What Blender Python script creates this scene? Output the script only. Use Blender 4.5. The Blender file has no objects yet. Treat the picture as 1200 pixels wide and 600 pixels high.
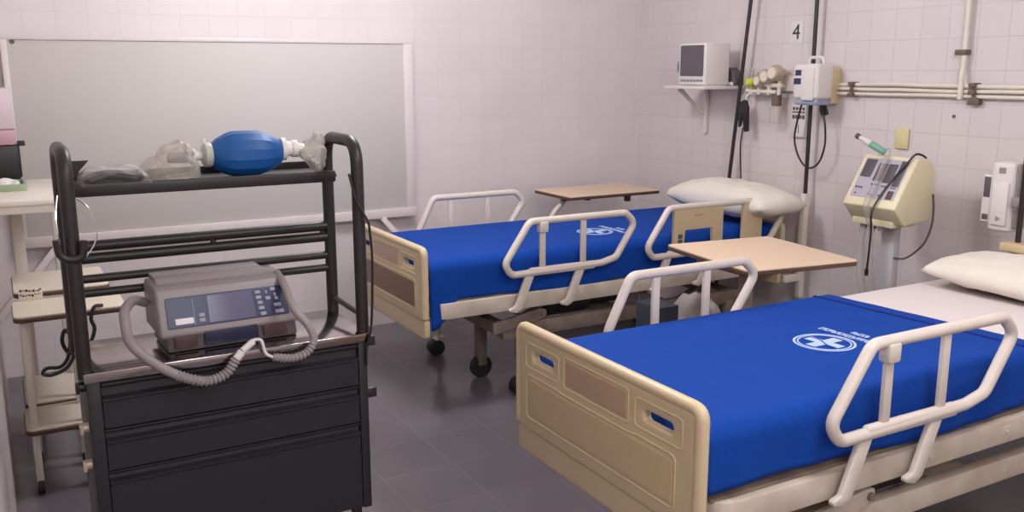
import bpy, bmesh, math, random
from mathutils import Vector, Matrix, noise
random.seed(7)
PI = math.pi
scene = bpy.context.scene
col = scene.collection

# ------------------------------------------------------------ camera
cam_data = bpy.data.cameras.new('camera')
cam = bpy.data.objects.new('camera', cam_data)
col.objects.link(cam)
F = 1075.0
vx = Vector(((2550 - 600) / F, (300 - 77) / F, -1)).normalized()
vy = Vector(((-17 - 600) / F, (300 - 82) / F, -1)).normalized()
vz = vx.cross(vy).normalized()
vy = vz.cross(vx)
rot = Matrix((vx, vy, vz))
cam.matrix_world = Matrix.Translation((0, 0, 1.6)) @ rot.to_4x4()
cam_data.sensor_width = 36
cam_data.lens = F / 1200 * 36
cam_data.clip_start = 0.05
scene.camera = cam

# ------------------------------------------------------------ light, exposure
scene.view_settings.view_transform = 'Standard'
scene.view_settings.look = 'None'
scene.view_settings.gamma = 1
scene.view_settings.use_curve_mapping = False
scene.view_settings.exposure = -0.05
world = bpy.data.worlds.new('world')
scene.world = world
world.use_nodes = True
world.node_tree.nodes['Background'].inputs[0].default_value = (0.9, 0.85, 0.85, 1)
world.node_tree.nodes['Background'].inputs[1].default_value = 0.05


def lamp(loc, power, radius=0.28, colr=(0.965, 0.99, 1.0)):
    """a bare ceiling lamp: throws light to all sides, onto walls and ceiling too"""
    l = bpy.data.lights.new('ceiling_lamp', 'POINT')
    l.energy, l.color, l.shadow_soft_size = power, colr, radius
    o = bpy.data.objects.new('ceiling_lamp', l)
    col.objects.link(o)
    o.location = loc
    return o


lamp((1.9, 0.9, 2.55), 68)
lamp((0.6, -0.8, 2.35), 60)
lamp((1.6, 3.7, 2.62), 82)

# ------------------------------------------------------------ materials


def lin(c):
    return tuple((v / 12.92 if v <= 0.04045 else ((v + 0.055) / 1.055) ** 2.4) for v in c)


def rgb(r, g, b):
    return lin((r / 255, g / 255, b / 255)) + (1,)


def mat(name, c, rough=0.5, metal=0.0, var=0.0, scale=8.0, bump=0.0, spec=0.5, coat=0.0, dirt=None):
    m = bpy.data.materials.new(name)
    m.use_nodes = True
    nt = m.node_tree
    b = nt.nodes['Principled BSDF']
    b.inputs['Base Color'].default_value = c
    b.inputs['Roughness'].default_value = rough
    b.inputs['Metallic'].default_value = metal
    b.inputs['Specular IOR Level'].default_value = spec
    b.inputs['Coat Weight'].default_value = coat
    if var or bump or dirt:
        tc = nt.nodes.new('ShaderNodeTexCoord')
        n = nt.nodes.new('ShaderNodeTexNoise')
        n.inputs['Scale'].default_value = scale
        n.inputs['Detail'].default_value = 5
        nt.links.new(tc.outputs['Object'], n.inputs['Vector'])
        if var or dirt:
            r = nt.nodes.new('ShaderNodeValToRGB')
            k = 1 - var
            r.color_ramp.elements[0].position = 0.3
            r.color_ramp.elements[1].position = 0.7
            r.color_ramp.elements[0].color = dirt if dirt else (c[0] * k, c[1] * k, c[2] * k, 1)
            r.color_ramp.elements[1].color = c
            nt.links.new(n.outputs['Fac'], r.inputs['Fac'])
            nt.links.new(r.outputs['Color'], b.inputs['Base Color'])
        if bump:
            bp = nt.nodes.new('ShaderNodeBump')
            bp.inputs['Strength'].default_value = bump
            bp.inputs['Distance'].default_value = 0.01
            nt.links.new(n.outputs['Fac'], bp.inputs['Height'])
            nt.links.new(bp.outputs['Normal'], b.inputs['Normal'])
    return m


def tile_mat(name, axes, size, off, tile, grout, mortar, rough, var=0.03, bumpd=0.002, mix=0.6):
    m = bpy.data.materials.new(name)
    m.use_nodes = True
    nt = m.node_tree
    b = nt.nodes['Principled BSDF']
    g = nt.nodes.new('ShaderNodeNewGeometry')
    s = nt.nodes.new('ShaderNodeSeparateXYZ')
    nt.links.new(g.outputs['Position'], s.inputs[0])
    c = nt.nodes.new('ShaderNodeCombineXYZ')
    for k in (0, 1):
        a = nt.nodes.new('ShaderNodeMath')
        a.operation = 'SUBTRACT'
        a.inputs[1].default_value = off[k] - 20 * size
        nt.links.new(s.outputs['XYZ'.index(axes[k])], a.inputs[0])
        nt.links.new(a.outputs[0], c.inputs[k])
    br = nt.nodes.new('ShaderNodeTexBrick')
    br.offset = 0
    br.squash = 1
    br.inputs['Scale'].default_value = 1
    br.inputs['Brick Width'].default_value = size
    br.inputs['Row Height'].default_value = size
    br.inputs['Mortar Size'].default_value = mortar
    br.inputs['Mortar Smooth'].default_value = 0.4
    br.inputs['Bias'].default_value = 0.0
    k = 1 - var
    br.inputs['Color1'].default_value = tile
    br.inputs['Color2'].default_value = (tile[0] * k, tile[1] * k, tile[2] * k, 1)
    br.inputs['Mortar'].default_value = grout
    nt.links.new(c.outputs[0], br.inputs['Vector'])
    n = nt.nodes.new('ShaderNodeTexNoise')
    n.inputs['Scale'].default_value = 1.7
    n.inputs['Detail'].default_value = 6
    nt.links.new(g.outputs['Position'], n.inputs['Vector'])
    mx = nt.nodes.new('ShaderNodeMix')
    mx.data_type = 'RGBA'
    mx.blend_type = 'MULTIPLY'
    mx.inputs['Factor'].default_value = mix
    rp = nt.nodes.new('ShaderNodeValToRGB')
    rp.color_ramp.elements[0].position = 0.3
    rp.color_ramp.elements[0].color = (0.88, 0.87, 0.87, 1)
    rp.color_ramp.elements[1].position = 0.7
    rp.color_ramp.elements[1].color = (1, 1, 1, 1)
    nt.links.new(n.outputs['Fac'], rp.inputs['Fac'])
    nt.links.new(br.outputs['Color'], mx.inputs['A'])
    nt.links.new(rp.outputs['Color'], mx.inputs['B'])
    nt.links.new(mx.outputs['Result'], b.inputs['Base Color'])
    b.inputs['Roughness'].default_value = rough
    bp = nt.nodes.new('ShaderNodeBump')
    bp.invert = True
    bp.inputs['Strength'].default_value = 0.5
    bp.inputs['Distance'].default_value = bumpd
    nt.links.new(br.outputs['Fac'], bp.inputs['Height'])
    nt.links.new(bp.outputs['Normal'], b.inputs['Normal'])
    return m


def clear_mat(name, tint, alpha, rough=0.15):
    """thin clear plastic: mostly see-through, with a glossy skin"""
    m = bpy.data.materials.new(name)
    m.use_nodes = True
    nt = m.node_tree
    nt.nodes.clear()
    out = nt.nodes.new('ShaderNodeOutputMaterial')
    tr = nt.nodes.new('ShaderNodeBsdfTransparent')
    tr.inputs[0].default_value = (0.95, 0.95, 0.94, 1)
    p = nt.nodes.new('ShaderNodeBsdfPrincipled')
    p.inputs['Base Color'].default_value = tint
    p.inputs['Roughness'].default_value = rough
    lw = nt.nodes.new('ShaderNodeLayerWeight')
    lw.inputs['Blend'].default_value = 0.35
    ma = nt.nodes.new('ShaderNodeMath')
    ma.operation = 'MULTIPLY_ADD'
    ma.inputs[1].default_value = 0.6
    ma.inputs[2].default_value = alpha
    ma.use_clamp = True
    nt.links.new(lw.outputs['Facing'], ma.inputs[0])
    mix = nt.nodes.new('ShaderNodeMixShader')
    nt.links.new(ma.outputs[0], mix.inputs[0])
    nt.links.new(tr.outputs[0], mix.inputs[1])
    nt.links.new(p.outputs[0], mix.inputs[2])
    nt.links.new(mix.outputs[0], out.inputs[0])
    return m


M = {}
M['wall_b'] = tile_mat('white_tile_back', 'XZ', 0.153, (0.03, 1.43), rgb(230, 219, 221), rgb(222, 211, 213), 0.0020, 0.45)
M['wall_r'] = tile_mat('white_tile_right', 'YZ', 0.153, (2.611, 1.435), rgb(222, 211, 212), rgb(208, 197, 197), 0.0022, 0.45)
M['wall_l'] = tile_mat('grey_tile_left', 'YZ', 0.153, (2.611, 1.435), rgb(208, 199, 195), rgb(186, 174, 172), 0.0025, 0.42)
M['floor'] = tile_mat('grey_floor_tile', 'XY', 0.305, (1.525, 3.215), rgb(112, 106, 112), rgb(122, 115, 120), 0.0028, 0.17, var=0.08, bumpd=0.001)
M['plaster'] = mat('ceiling_plaster', rgb(225, 216, 214), 0.9, var=0.03, scale=3)
M['cream'] = mat('cream_plastic', rgb(216, 194, 158), 0.38, var=0.06, scale=5)
M['cream_brown'] = mat('brown_laminate', rgb(139, 108, 88), 0.45, var=0.10, scale=9)
M['cream_tan'] = mat('tan_inset', rgb(208, 183, 147), 0.45, var=0.06, scale=6)
M['card'] = mat('card_insert', rgb(196, 165, 140), 0.25, var=0.08, scale=20)
M['white_metal'] = mat('white_enamel', rgb(222, 209, 198), 0.35, var=0.07, scale=14)
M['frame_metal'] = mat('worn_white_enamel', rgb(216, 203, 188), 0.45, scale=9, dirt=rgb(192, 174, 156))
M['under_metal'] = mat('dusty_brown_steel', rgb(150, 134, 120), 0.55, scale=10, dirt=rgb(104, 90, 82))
M['beige_panel'] = mat('beige_panel', rgb(212, 189, 152), 0.45, var=0.05, scale=7)
M['black_plastic'] = mat('black_plastic', rgb(34, 30, 33), 0.4, var=0.1)
M['rubber'] = mat('dark_rubber', rgb(40, 36, 38), 0.65, var=0.1)
M['black_paint'] = mat('black_gloss_paint', rgb(42, 35, 36), 0.42, var=0.12, scale=20)
M['cart_grey'] = mat('charcoal_paint', rgb(42, 38, 43), 0.42, var=0.07, scale=4)
M['steel'] = mat('brushed_steel', rgb(170, 160, 160), 0.16, metal=1.0, var=0.06, scale=30)
M['chrome'] = mat('chrome', rgb(215, 210, 210), 0.12, metal=1.0)
M['blue_cloth'] = mat('blue_cloth', rgb(11, 66, 158), 0.85, var=0.07, scale=60, bump=0.15, spec=0.2)
M['blue_hem'] = mat('navy_seam', rgb(16, 40, 120), 0.85, var=0.07, scale=60, spec=0.2)
M['print'] = mat('pale_print', rgb(190, 208, 245), 0.8, var=0.08, scale=90, spec=0.2)
M['sheet'] = mat('white_sheet', rgb(232, 221, 220), 0.9, var=0.03, scale=10, spec=0.2)
M['pillow'] = mat('pillow_cotton', rgb(234, 225, 213), 0.9, var=0.03, scale=6, spec=0.2, bump=0.1)
M['laminate'] = mat('beige_laminate', rgb(228, 200, 172), 0.4, var=0.04, scale=3)
M['brown_edge'] = mat('brown_edging', rgb(92, 66, 52), 0.5, var=0.1)
M['board'] = mat('whiteboard_skin', rgb(205, 198, 196), 0.55, spec=0.25, var=0.02, scale=1.5)
M['board_frame'] = mat('white_frame', rgb(226, 214, 214), 0.4, var=0.02)
M['white_plastic'] = mat('white_plastic', rgb(226, 219, 216), 0.4, var=0.03)
M['grey_plastic'] = mat('grey_plastic', rgb(152, 142, 142), 0.42, var=0.05)
M['dark_grey'] = mat('dark_grey_plastic', rgb(92, 84, 88), 0.45, var=0.05)
M['screen'] = mat('monitor_glass', rgb(98, 90, 96), 0.25, var=0.08, scale=4)
M['navy'] = mat('navy_panel', rgb(54, 58, 96), 0.35, var=0.08)
M['navy_screen'] = mat('grey_blue_screen', rgb(94, 92, 122), 0.3, var=0.05)
M['navy_base'] = mat('dark_navy_plastic', rgb(34, 36, 66), 0.4, var=0.1)
M['maroon'] = mat('dull_maroon_plastic', rgb(80, 54, 54), 0.4, var=0.1)
M['label'] = mat('white_label', rgb(236, 228, 232), 0.5)
M['key'] = mat('pale_key', rgb(160, 156, 172), 0.5)
M['ink'] = mat('dark_ink', rgb(56, 48, 52), 0.7)
M['bag_blue'] = mat('blue_silicone', rgb(14, 86, 156), 0.42, var=0.1, scale=9)
M['cuff_grey'] = mat('grey_green_ring', rgb(178, 182, 170), 0.4)
M['clear'] = clear_mat('clear_plastic', rgb(215, 208, 204), 0.05)
M['clear_dense'] = clear_mat('cloudy_plastic', rgb(214, 206, 196), 0.30, 0.2)
M['clear_tube'] = clear_mat('clear_tube', rgb(214, 206, 206), 0.2)
M['vent'] = mat('ivory_plastic', rgb(228, 216, 182), 0.42, var=0.04)
M['vent_side'] = M['vent']
M['vent_panel'] = mat('lavender_panel', rgb(180, 174, 188), 0.4, var=0.03)
M['vent_dark'] = mat('dark_display', rgb(84, 78, 84), 0.3, var=0.05)
M['green'] = mat('green_hose', rgb(120, 172, 152), 0.4)
M['yellow'] = mat('yellow_knob', rgb(196, 202, 60), 0.45)
M['plate'] = mat('yellowed_plate', rgb(222, 208, 160), 0.5, var=0.06)
M['pipe'] = mat('ivory_pipe', rgb(228, 217, 203), 0.4, var=0.05)
M['clamp'] = mat('brown_clamp', rgb(112, 92, 82), 0.5, var=0.1)
M['cabinet_white'] = mat('ivory_enamel', rgb(228, 218, 206), 0.42, var=0.05)
M['shelf_cream'] = mat('cream_shelf', rgb(222, 210, 192), 0.45, var=0.10, scale=4)
M['pink'] = mat('mauve_plastic', rgb(190, 150, 165), 0.4)
M['pale_pink'] = mat('pale_mauve_plastic', rgb(212, 192, 202), 0.35)
M['tray_green'] = mat('green_tray', rgb(150, 168, 136), 0.4)
M['paper'] = mat('paper', rgb(226, 214, 196), 0.8)
M['brass'] = mat('dull_brass', rgb(196, 178, 158), 0.35, metal=0.25, var=0.1)
M['tan_jar'] = mat('tan_translucent_jar', rgb(206, 180, 162), 0.35)
M['bundle'] = mat('grey_linen', rgb(168, 158, 154), 0.9, var=0.1)
M['column_grey'] = mat('pale_blue_grey_enamel', rgb(200, 194, 200), 0.4, var=0.05)
M['dark_blue'] = mat('dark_blue_card', rgb(58, 60, 74), 0.5)
M['blue_grey'] = mat('blue_grey_plastic', rgb(150, 156, 180), 0.4)

# ------------------------------------------------------------ mesh helpers


class MB:
    def __init__(self):
        self.bm = bmesh.new()

    def box(self, c, s, bev=0.0, R=None, seg=2):
        t = bmesh.new()
        bmesh.ops.create_cube(t, size=1)
        for v in t.verts:
            v.co = Vector((v.co.x * s[0], v.co.y * s[1], v.co.z * s[2]))
        if bev:
            bmesh.ops.bevel(t, geom=list(t.edges), offset=bev, segments=seg, profile=0.5, affect='EDGES')
        self.merge(t, Vector(c), R)
        return self

    def bx(self, lo, hi, bev=0.0, seg=2):
        return self.box([(a + b) / 2 for a, b in zip(lo, hi)], [abs(b - a) for a, b in zip(lo, hi)], bev, None, seg)

    def merge(self, t, c=None, R=None):
        me = bpy.data.meshes.new('tmp')
        if R is not None:
            bmesh.ops.transform(t, matrix=R.to_4x4(), verts=t.verts)
        if c is not None:
            bmesh.ops.translate(t, vec=c, verts=t.verts)
        t.to_mesh(me)
        t.free()
        self.bm.from_mesh(me)
        bpy.data.meshes.remove(me)
        return self

    def tube(self, pts, r, n=12, closed=False, flat=None):
        """sweep a circle along a polyline; r may be a list; flat scales the section's second axis"""
        pts = [Vector(p) for p in pts]
        N = len(pts)
        rs = r if isinstance(r, (list, tuple)) else [r] * N
        bm = self.bm
        tans = []
        for i in range(N):
            a = pts[(i - 1) % N] if (closed or i > 0) else pts[i]
            b = pts[(i + 1) % N] if (closed or i < N - 1) else pts[i]
            t = (b - a)
            tans.append(t.normalized() if t.length > 1e-9 else Vector((0, 0, 1)))
        up = Vector((0, 0, 1)) if abs(tans[0].z) < 0.9 else Vector((0, 1, 0))
        u = tans[0].cross(up).normalized()
        rings = []
        for i in range(N):
            u = (u - tans[i] * u.dot(tans[i]))
            u = u.normalized() if u.length > 1e-9 else tans[i].orthogonal().normalized()
            w = tans[i].cross(u)
            k = flat if flat else 1.0
            rings.append([bm.verts.new(pts[i] + u * math.cos(2 * PI * j / n) * rs[i] + w * math.sin(2 * PI * j / n) * rs[i] * k) for j in range(n)])
        for i in range(N if closed else N - 1):
            A, B = rings[i], rings[(i + 1) % N]
            for j in range(n):
                bm.faces.new((A[j], A[(j + 1) % n], B[(j + 1) % n], B[j]))
        if not closed:
            bm.faces.new(list(reversed(rings[0])))
            bm.faces.new(rings[-1])
        return self

    def lathe(self, prof, c=(0, 0, 0), R=None, n=28):
        """prof: (radius, height) pairs about local z"""
        t = bmesh.new()
        rings = []
        for (r, h) in prof:
            if r < 1e-6:
                rings.append([t.verts.new((0, 0, h))])
            else:
                rings.append([t.verts.new((r * math.cos(2 * PI * j / n), r * math.sin(2 * PI * j / n), h)) for j in range(n)])
        for A, B in zip(rings, rings[1:]):
            for j in range(n):
                a, b = A[j % len(A)], A[(j + 1) % len(A)]
                c2, d = B[(j + 1) % len(B)], B[j % len(B)]
                vs = []
                for v in (a, b, c2, d):
                    if v not in vs:
                        vs.append(v)
                if len(vs) >= 3:
                    t.faces.new(vs)
        for ring in (rings[0], rings[-1]):
            if len(ring) > 1:
                t.faces.new(ring)
        bmesh.ops.recalc_face_normals(t, faces=t.faces)
        return self.merge(t, Vector(c), R)

    def cyl(self, p0, p1, r, n=20, bev=0.0):
        p0, p1 = Vector(p0), Vector(p1)
        d = p1 - p0
        L = d.length
        Q = d.to_track_quat('Z', 'Y').to_matrix()
        if bev:
            pr = [(r - bev, 0), (r, bev), (r, L - bev), (r - bev, L)]
        else:
            pr = [(r, 0), (r, L)]
        return self.lathe(pr, p0, Q, n)

    def prism(self, poly, axis, a, b, bev=0.0, seg=2):
        """poly in the two other axes (order xyz), extruded along axis from a to b"""
        t = bmesh.new()
        def P(p, k):
            if axis == 'x': return (k, p[0], p[1])
            if axis == 'y': return (p[0], k, p[1])
            return (p[0], p[1], k)
        A = [t.verts.new(P(p, a)) for p in poly]
        B = [t.verts.new(P(p, b)) for p in poly]
        n = len(poly)
        t.faces.new(A)
        t.faces.new(list(reversed(B)))
        for i in range(n):
            t.faces.new((A[i], B[i], B[(i + 1) % n], A[(i + 1) % n]))
        bmesh.ops.recalc_face_normals(t, faces=t.faces)
        if bev:
            bmesh.ops.bevel(t, geom=list(t.edges), offset=bev, segments=seg, profile=0.5, affect='EDGES')
        return self.merge(t)

    def grid(self, nu, nv, fn):
        bm = self.bm
        V = [[bm.verts.new(fn(i / (nu - 1), j / (nv - 1))) for j in range(nv)] for i in range(nu)]
        for i in range(nu - 1):
            for j in range(nv - 1):
                bm.faces.new((V[i][j], V[i + 1][j], V[i + 1][j + 1], V[i][j + 1]))
        return self

    def build(self, name, material, parent=None, smooth=True, solid=0.0, sub=0, angle=40):
        me = bpy.data.meshes.new(name)
        off = Vector((0, 0, 0))
        p = parent
        while p is not None:
            off += p.location
            p = p.parent
        if off.length:
            bmesh.ops.translate(self.bm, vec=-off, verts=self.bm.verts)
        self.bm.normal_update()
        self.bm.to_mesh(me)
        self.bm.free()
        me.materials.append(material)
        if smooth:
            for pl in me.polygons:
                pl.use_smooth = True
            me.set_sharp_from_angle(angle=math.radians(angle))
        o = bpy.data.objects.new(name, me)
        col.objects.link(o)
        if parent is not None:
            o.parent = parent
        if solid:
            s = o.modifiers.new('thickness', 'SOLIDIFY')
            s.thickness = solid
            s.offset = 0
        if sub:
            s = o.modifiers.new('smooth', 'SUBSURF')
            s.levels = s.render_levels = sub
        return o


def fillet(pts, r, seg=6, closed=False):
    pts = [Vector(p) for p in pts]
    N = len(pts)
    out = []
    for i in range(N):
        if not closed and i in (0, N - 1):
            out.append(pts[i])
            continue
        a, b, c = pts[(i - 1) % N], pts[i], pts[(i + 1) % N]
        d1, d2 = (a - b), (c - b)
        ang = d1.angle(d2)
        if ang > PI - 0.02:
            out.append(b)
            continue
        k = min(r / math.tan(ang / 2), d1.length * 0.49, d2.length * 0.49)
        p1, p2 = b + d1.normalized() * k, b + d2.normalized() * k
        for s in range(seg + 1):
            t = s / seg
            out.append(p1 * (1 - t) ** 2 + b * 2 * t * (1 - t) + p2 * t ** 2)
    return out


def smooth_path(pts, per=8):
    """Catmull-Rom through points"""
    P = [Vector(p) for p in pts]
    P = [P[0] * 2 - P[1]] + P + [P[-1] * 2 - P[-2]]
    out = []
    for i in range(1, len(P) - 2):
        for s in range(per):
            t = s / per
            a, b, c, d = P[i - 1], P[i], P[i + 1], P[i + 2]
            out.append(0.5 * ((2 * b) + (c - a) * t + (2 * a - 5 * b + 4 * c - d) * t * t + (3 * b - a - 3 * c + d) * t ** 3))
    out.append(P[-2])
    return out


def plate(loops, thick, bev=0.0, res=3):
    """2D loops (outer and holes) -> bmesh slab in XY centred on z = 0"""
    cu = bpy.data.curves.new('tmp', 'CURVE')
    cu.dimensions = '2D'
    cu.fill_mode = 'BOTH'
    cu.extrude = thick / 2 - bev
    cu.bevel_depth = bev
    cu.bevel_resolution = res
    cu.offset = -bev
    for lp in loops:
        sp = cu.splines.new('POLY')
        sp.points.add(len(lp) - 1)
        for q, p in zip(sp.points, lp):
            q.co = (p[0], p[1], 0, 1)
        sp.use_cyclic_u = True
    return curve_bm(cu)


def curve_bm(cu):
    o = bpy.data.objects.new('tmp', cu)
    col.objects.link(o)
    dg = bpy.context.evaluated_depsgraph_get()
    me = bpy.data.meshes.new_from_object(o.evaluated_get(dg))
    bm = bmesh.new()
    bm.from_mesh(me)
    bpy.data.objects.remove(o)
    bpy.data.curves.remove(cu)
    bpy.data.meshes.remove(me)
    bmesh.ops.remove_doubles(bm, verts=bm.verts, dist=1e-5)
    return bm


def text_bm(body, size, ext=0.0005, align='CENTER'):
    cu = bpy.data.curves.new('tmp', 'FONT')
    cu.body = body
    cu.size = size
    cu.extrude = ext
    cu.align_x = align
    cu.align_y = 'CENTER'
    return curve_bm(cu)


def rrect(x0, y0, x1, y1, r, seg=5):
    r = min(r, abs(x1 - x0) / 2, abs(y1 - y0) / 2)
    out = []
    for (cx, cy, a0) in ((x1 - r, y1 - r, 0), (x0 + r, y1 - r, 90), (x0 + r, y0 + r, 180), (x1 - r, y0 + r, 270)):
        for s in range(seg + 1):
            a = math.radians(a0 + 90 * s / seg)
            out.append((cx + r * math.cos(a), cy + r * math.sin(a)))
    return out


# map a slab in XY to a vertical plane: (a, b, t) -> columns
R_YZ = Matrix(((0, 0, -1), (1, 0, 0), (0, 1, 0)))   # slab x -> world y, slab y -> world z, thickness -> -x
R_YZm = Matrix(((0, 0, -1), (-1, 0, 0), (0, 1, 0)))  # slab x -> world -y (reads right when seen looking along +x)
R_XZ = Matrix(((1, 0, 0), (0, 0, -1), (0, 1, 0)))   # slab x -> world x, slab y -> z, thickness -> -y


def tag(o, label, cat, group=None, kind=None):
    o['label'] = label
    o['category'] = cat
    if group:
        o['group'] = group
    if kind:
        o['kind'] = kind
    return o


def thing(name, loc, label, cat, group=None):
    o = bpy.data.objects.new(name, None)
    o.empty_display_size = 0.1
    col.objects.link(o)
    o.location = loc
    return tag(o, label, cat, group)


def struct(o):
    o['kind'] = 'structure'
    return o


# ------------------------------------------------------------ the room
WX, WY, LX, FY, CZ = 4.05, 5.35, -0.06, -1.8, 2.9
T = 0.1
struct(MB().bx((LX - T, FY - T, -T), (WX + T, WY + T, 0)).build('floor', M['floor'], smooth=False))
struct(MB().bx((LX - T, FY - T, CZ), (WX + T, WY + T, CZ + T)).build('ceiling', M['plaster'], smooth=False))
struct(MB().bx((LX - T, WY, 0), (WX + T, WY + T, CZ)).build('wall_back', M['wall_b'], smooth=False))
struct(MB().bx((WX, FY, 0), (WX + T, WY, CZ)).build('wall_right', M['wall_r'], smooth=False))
struct(MB().bx((LX - T, FY, 0), (LX, WY, CZ)).build('wall_left', M['wall_l'], smooth=False))
struct(MB().bx((LX - T, FY - T, 0), (WX + T, FY, CZ)).build('wall_front', M['plaster'], smooth=False))

# ------------------------------------------------------------ hospital beds
BW = 0.45      # half width of the end boards
ZT = 0.73      # top of the made bed


def end_board(root, name, x, z1, inset, slots=True, flip=1):
    """moulded end board: slab in the yz plane at x"""
    m = MB()
    z0 = 0.37
    outer = rrect(-BW, 0.455, BW, z1, 0.035)
    loops = [outer]
    if slots:
        for s in (-1, 1):
            loops.append(rrect(s * 0.285 - 0.06, z1 - 0.105, s * 0.285 + 0.06, z1 - 0.075, 0.012)[::-1])
    m.merge(plate(loops, 0.030, 0.009), Vector((root.location.x + x, root.location.y, 0)), R_YZ)
    # thick rolled rim on the outside face, and the lower skirt
    X, Y = root.location.x + x, root.location.y
    rim = fillet([(X, Y - BW + 0.012, 0.47), (X, Y - BW + 0.012, z1 - 0.012), (X, Y + BW - 0.012, z1 - 0.012), (X, Y + BW - 0.012, 0.47)], 0.03)
    m.tube(rim, 0.0185, 10)
    m.merge(plate([rrect(-BW + 0.004, z0, BW - 0.004, 0.462, 0.02)], 0.030, 0.008), Vector((X + 0.006 * flip, Y, 0)), R_YZ)
    ob = m.build(name, M['cream'], root, angle=50)
    s = -flip
    # raised moulding lines of the big inset
    xs = X + s * 0.0150
    ml = MB()
    big = fillet([(xs, Y - 0.36, 0.50), (xs, Y + 0.38, 0.50), (xs, Y + 0.38, z1 - 0.155), (xs, Y + 0.20, z1 - 0.155), (xs, Y + 0.16, z1 - 0.16),
                  (xs, Y - 0.16, z1 - 0.16), (xs, Y - 0.20, z1 - 0.155), (xs, Y - 0.36, z1 - 0.155)], 0.02, closed=True)
    ml.tube(big, 0.0030, 8, closed=True)
    for q in (-1, 1):
        ml.tube(fillet([(xs, Y + q * 0.385, z1 - 0.13), (xs, Y + q * 0.385, z1 - 0.05), (xs, Y + q * 0.19, z1 - 0.05), (xs, Y + q * 0.19, z1 - 0.13)], 0.015, closed=True), 0.0026, 8, closed=True)
    ml.tube(fillet([(xs, Y - 0.16, z1 - 0.135), (xs, Y + 0.16, z1 - 0.135), (xs, Y + 0.16, z1 - 0.04), (xs, Y - 0.16, z1 - 0.04)], 0.01, closed=True), 0.0026, 8, closed=True)
    ml.build('moulding', M['cream'], ob)
    ci = MB()
    ci.merge(plate([rrect(-0.15, z1 - 0.125, 0.15, z1 - 0.05, 0.006)], 0.005, 0.001), Vector((X + s * 0.0145, Y, 0)), R_YZ)
    ci.build('card_holder', M['card'], ob)
    if inset:
        ip = MB()
        ip.merge(plate([rrect(-0.35, 0.51, 0.37, z1 - 0.17, 0.012)], 0.006, 0.001), Vector((X + s * 0.0140, Y, 0)), R_YZ)
        ip.build('inset_panel', inset, ob)
    return ob


def side_rail(root, x0, x1, sy, slant=0.14, bars=(0.21, 0.445), panels=False, arms=True):
    """fold-down side rail: a rounded tube outline leaning bars, on two slanted arms; x0..x1 along the bed"""
    X, Y = root.location.x, root.location.y + sy * 0.487
    L = x1 - x0
    zt, zb, zm = 0.888, 0.645, 0.69
    pts = [(X + x0, Y, zm), (X + x0 + slant, Y, zt), (X + x1 - 0.06, Y, zt), (X + x1, Y, zt - 0.055), (X + x1 - 0.115, Y, zb + 0.02), (X + x1 - 0.2, Y, zb), (X + x0 + 0.04, Y, zb - 0.008)]
    m = MB()
    m.tube(fillet(pts, 0.045, 7, closed=True), 0.0175, 12, closed=True)
    r = m.build('side_rail', M['white_metal'], root)
    for b in (bars if not panels else ()):
        k = MB()
        k.box((X + x0 + b, Y, (zt + zb) / 2), (0.032, 0.016, zt - zb - 0.01), 0.005)
        k.build('rail_bar', M['white_metal'], r)
        if b == bars[0] and sy < 0:
            k = MB()
            k.box((X + x0 + b, Y + sy * 0.002, zt - 0.030), (0.048, 0.040, 0.055), 0.008)
            k.build('rail_clip', M['white_metal'], r)
    lower = MB()
    lower.box((X + x0 + 0.325, Y, zb - 0.003), (0.38, 0.030, 0.041), 0.012, None, 3)
    lower.build('rail_sleeve', M['white_metal'], r)
    if arms:
        for a in (0.14, 0.43):
            k = MB()
            ax = X + x0 + a
            k.prism([(ax - 0.018, zb), (ax + 0.03, zb), (ax - 0.045, 0.465), (ax - 0.075, 0.448), (ax - 0.115, 0.46), (ax - 0.115, 0.472), (ax - 0.085, 0.482)], 'y', Y - sy * 0.011, Y + sy * 0.009, 0.004)
            k.build('rail_arm', M['white_metal'], r)
    if panels:
        k = MB()
        px = X + x0
        k.merge(plate([[(0.17, 0.655), (0.235, 0.655), (0.245, 0.765), (0.43, 0.765), (0.44, 0.655), (0.505, 0.655), (0.505, 0.884), (0.17, 0.884)]], 0.024, 0.004),
                Vector((px, Y, 0)), R_XZ)
        a = k.build('rail_panel', M['beige_panel'], r)
        for q in ((0.195, 0.695, 0.222, 0.718), (0.195, 0.724, 0.222, 0.747)):
            kk = MB()
            kk.merge(plate([rrect(*q, 0.006)], 0.006, 0.001), Vector((px, Y - 0.014, 0)), R_XZ)
            kk.build('panel_button', M['dark_grey'], a)
        kk = MB()
        kk.merge(plate([rrect(0.30, 0.838, 0.36, 0.846, 0.003)], 0.004, 0.001), Vector((px, Y - 0.0115, 0)), R_XZ)
        kk.build('panel_mark', M['card'], a)
        k = MB()
        k.merge(plate([rrect(0.65, 0.655, 0.79, 0.884, 0.008)], 0.024, 0.004), Vector((px, Y, 0)), R_XZ)
        k.build('rail_panel', M['beige_panel'], r)
    return r


def caster(parent_root, x, y, r=0.045):
    k = MB()
    k.cyl((x, y, r + 0.04), (x, y, 0.2), 0.012)
    k.prism([(x - 0.05, r - 0.01), (x + 0.02, r - 0.01), (x + 0.03, r + 0.06), (x - 0.02, r + 0.06)], 'y', y - 0.028, y + 0.028, 0.004)
    f = k.build('caster', M['white_metal'], parent_root)
    w = MB()
    R = Matrix(((1, 0, 0), (0, 0, -1), (0, 1, 0)))
    w.lathe([(r * 0.35, -0.036), (r * 0.85, -0.036), (r, -0.028), (r, 0.028), (r * 0.85, 0.036), (r * 0.35, 0.036)], (x - 0.02, y, r), R)
    w.build('wheel', M['rubber'], f)


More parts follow.
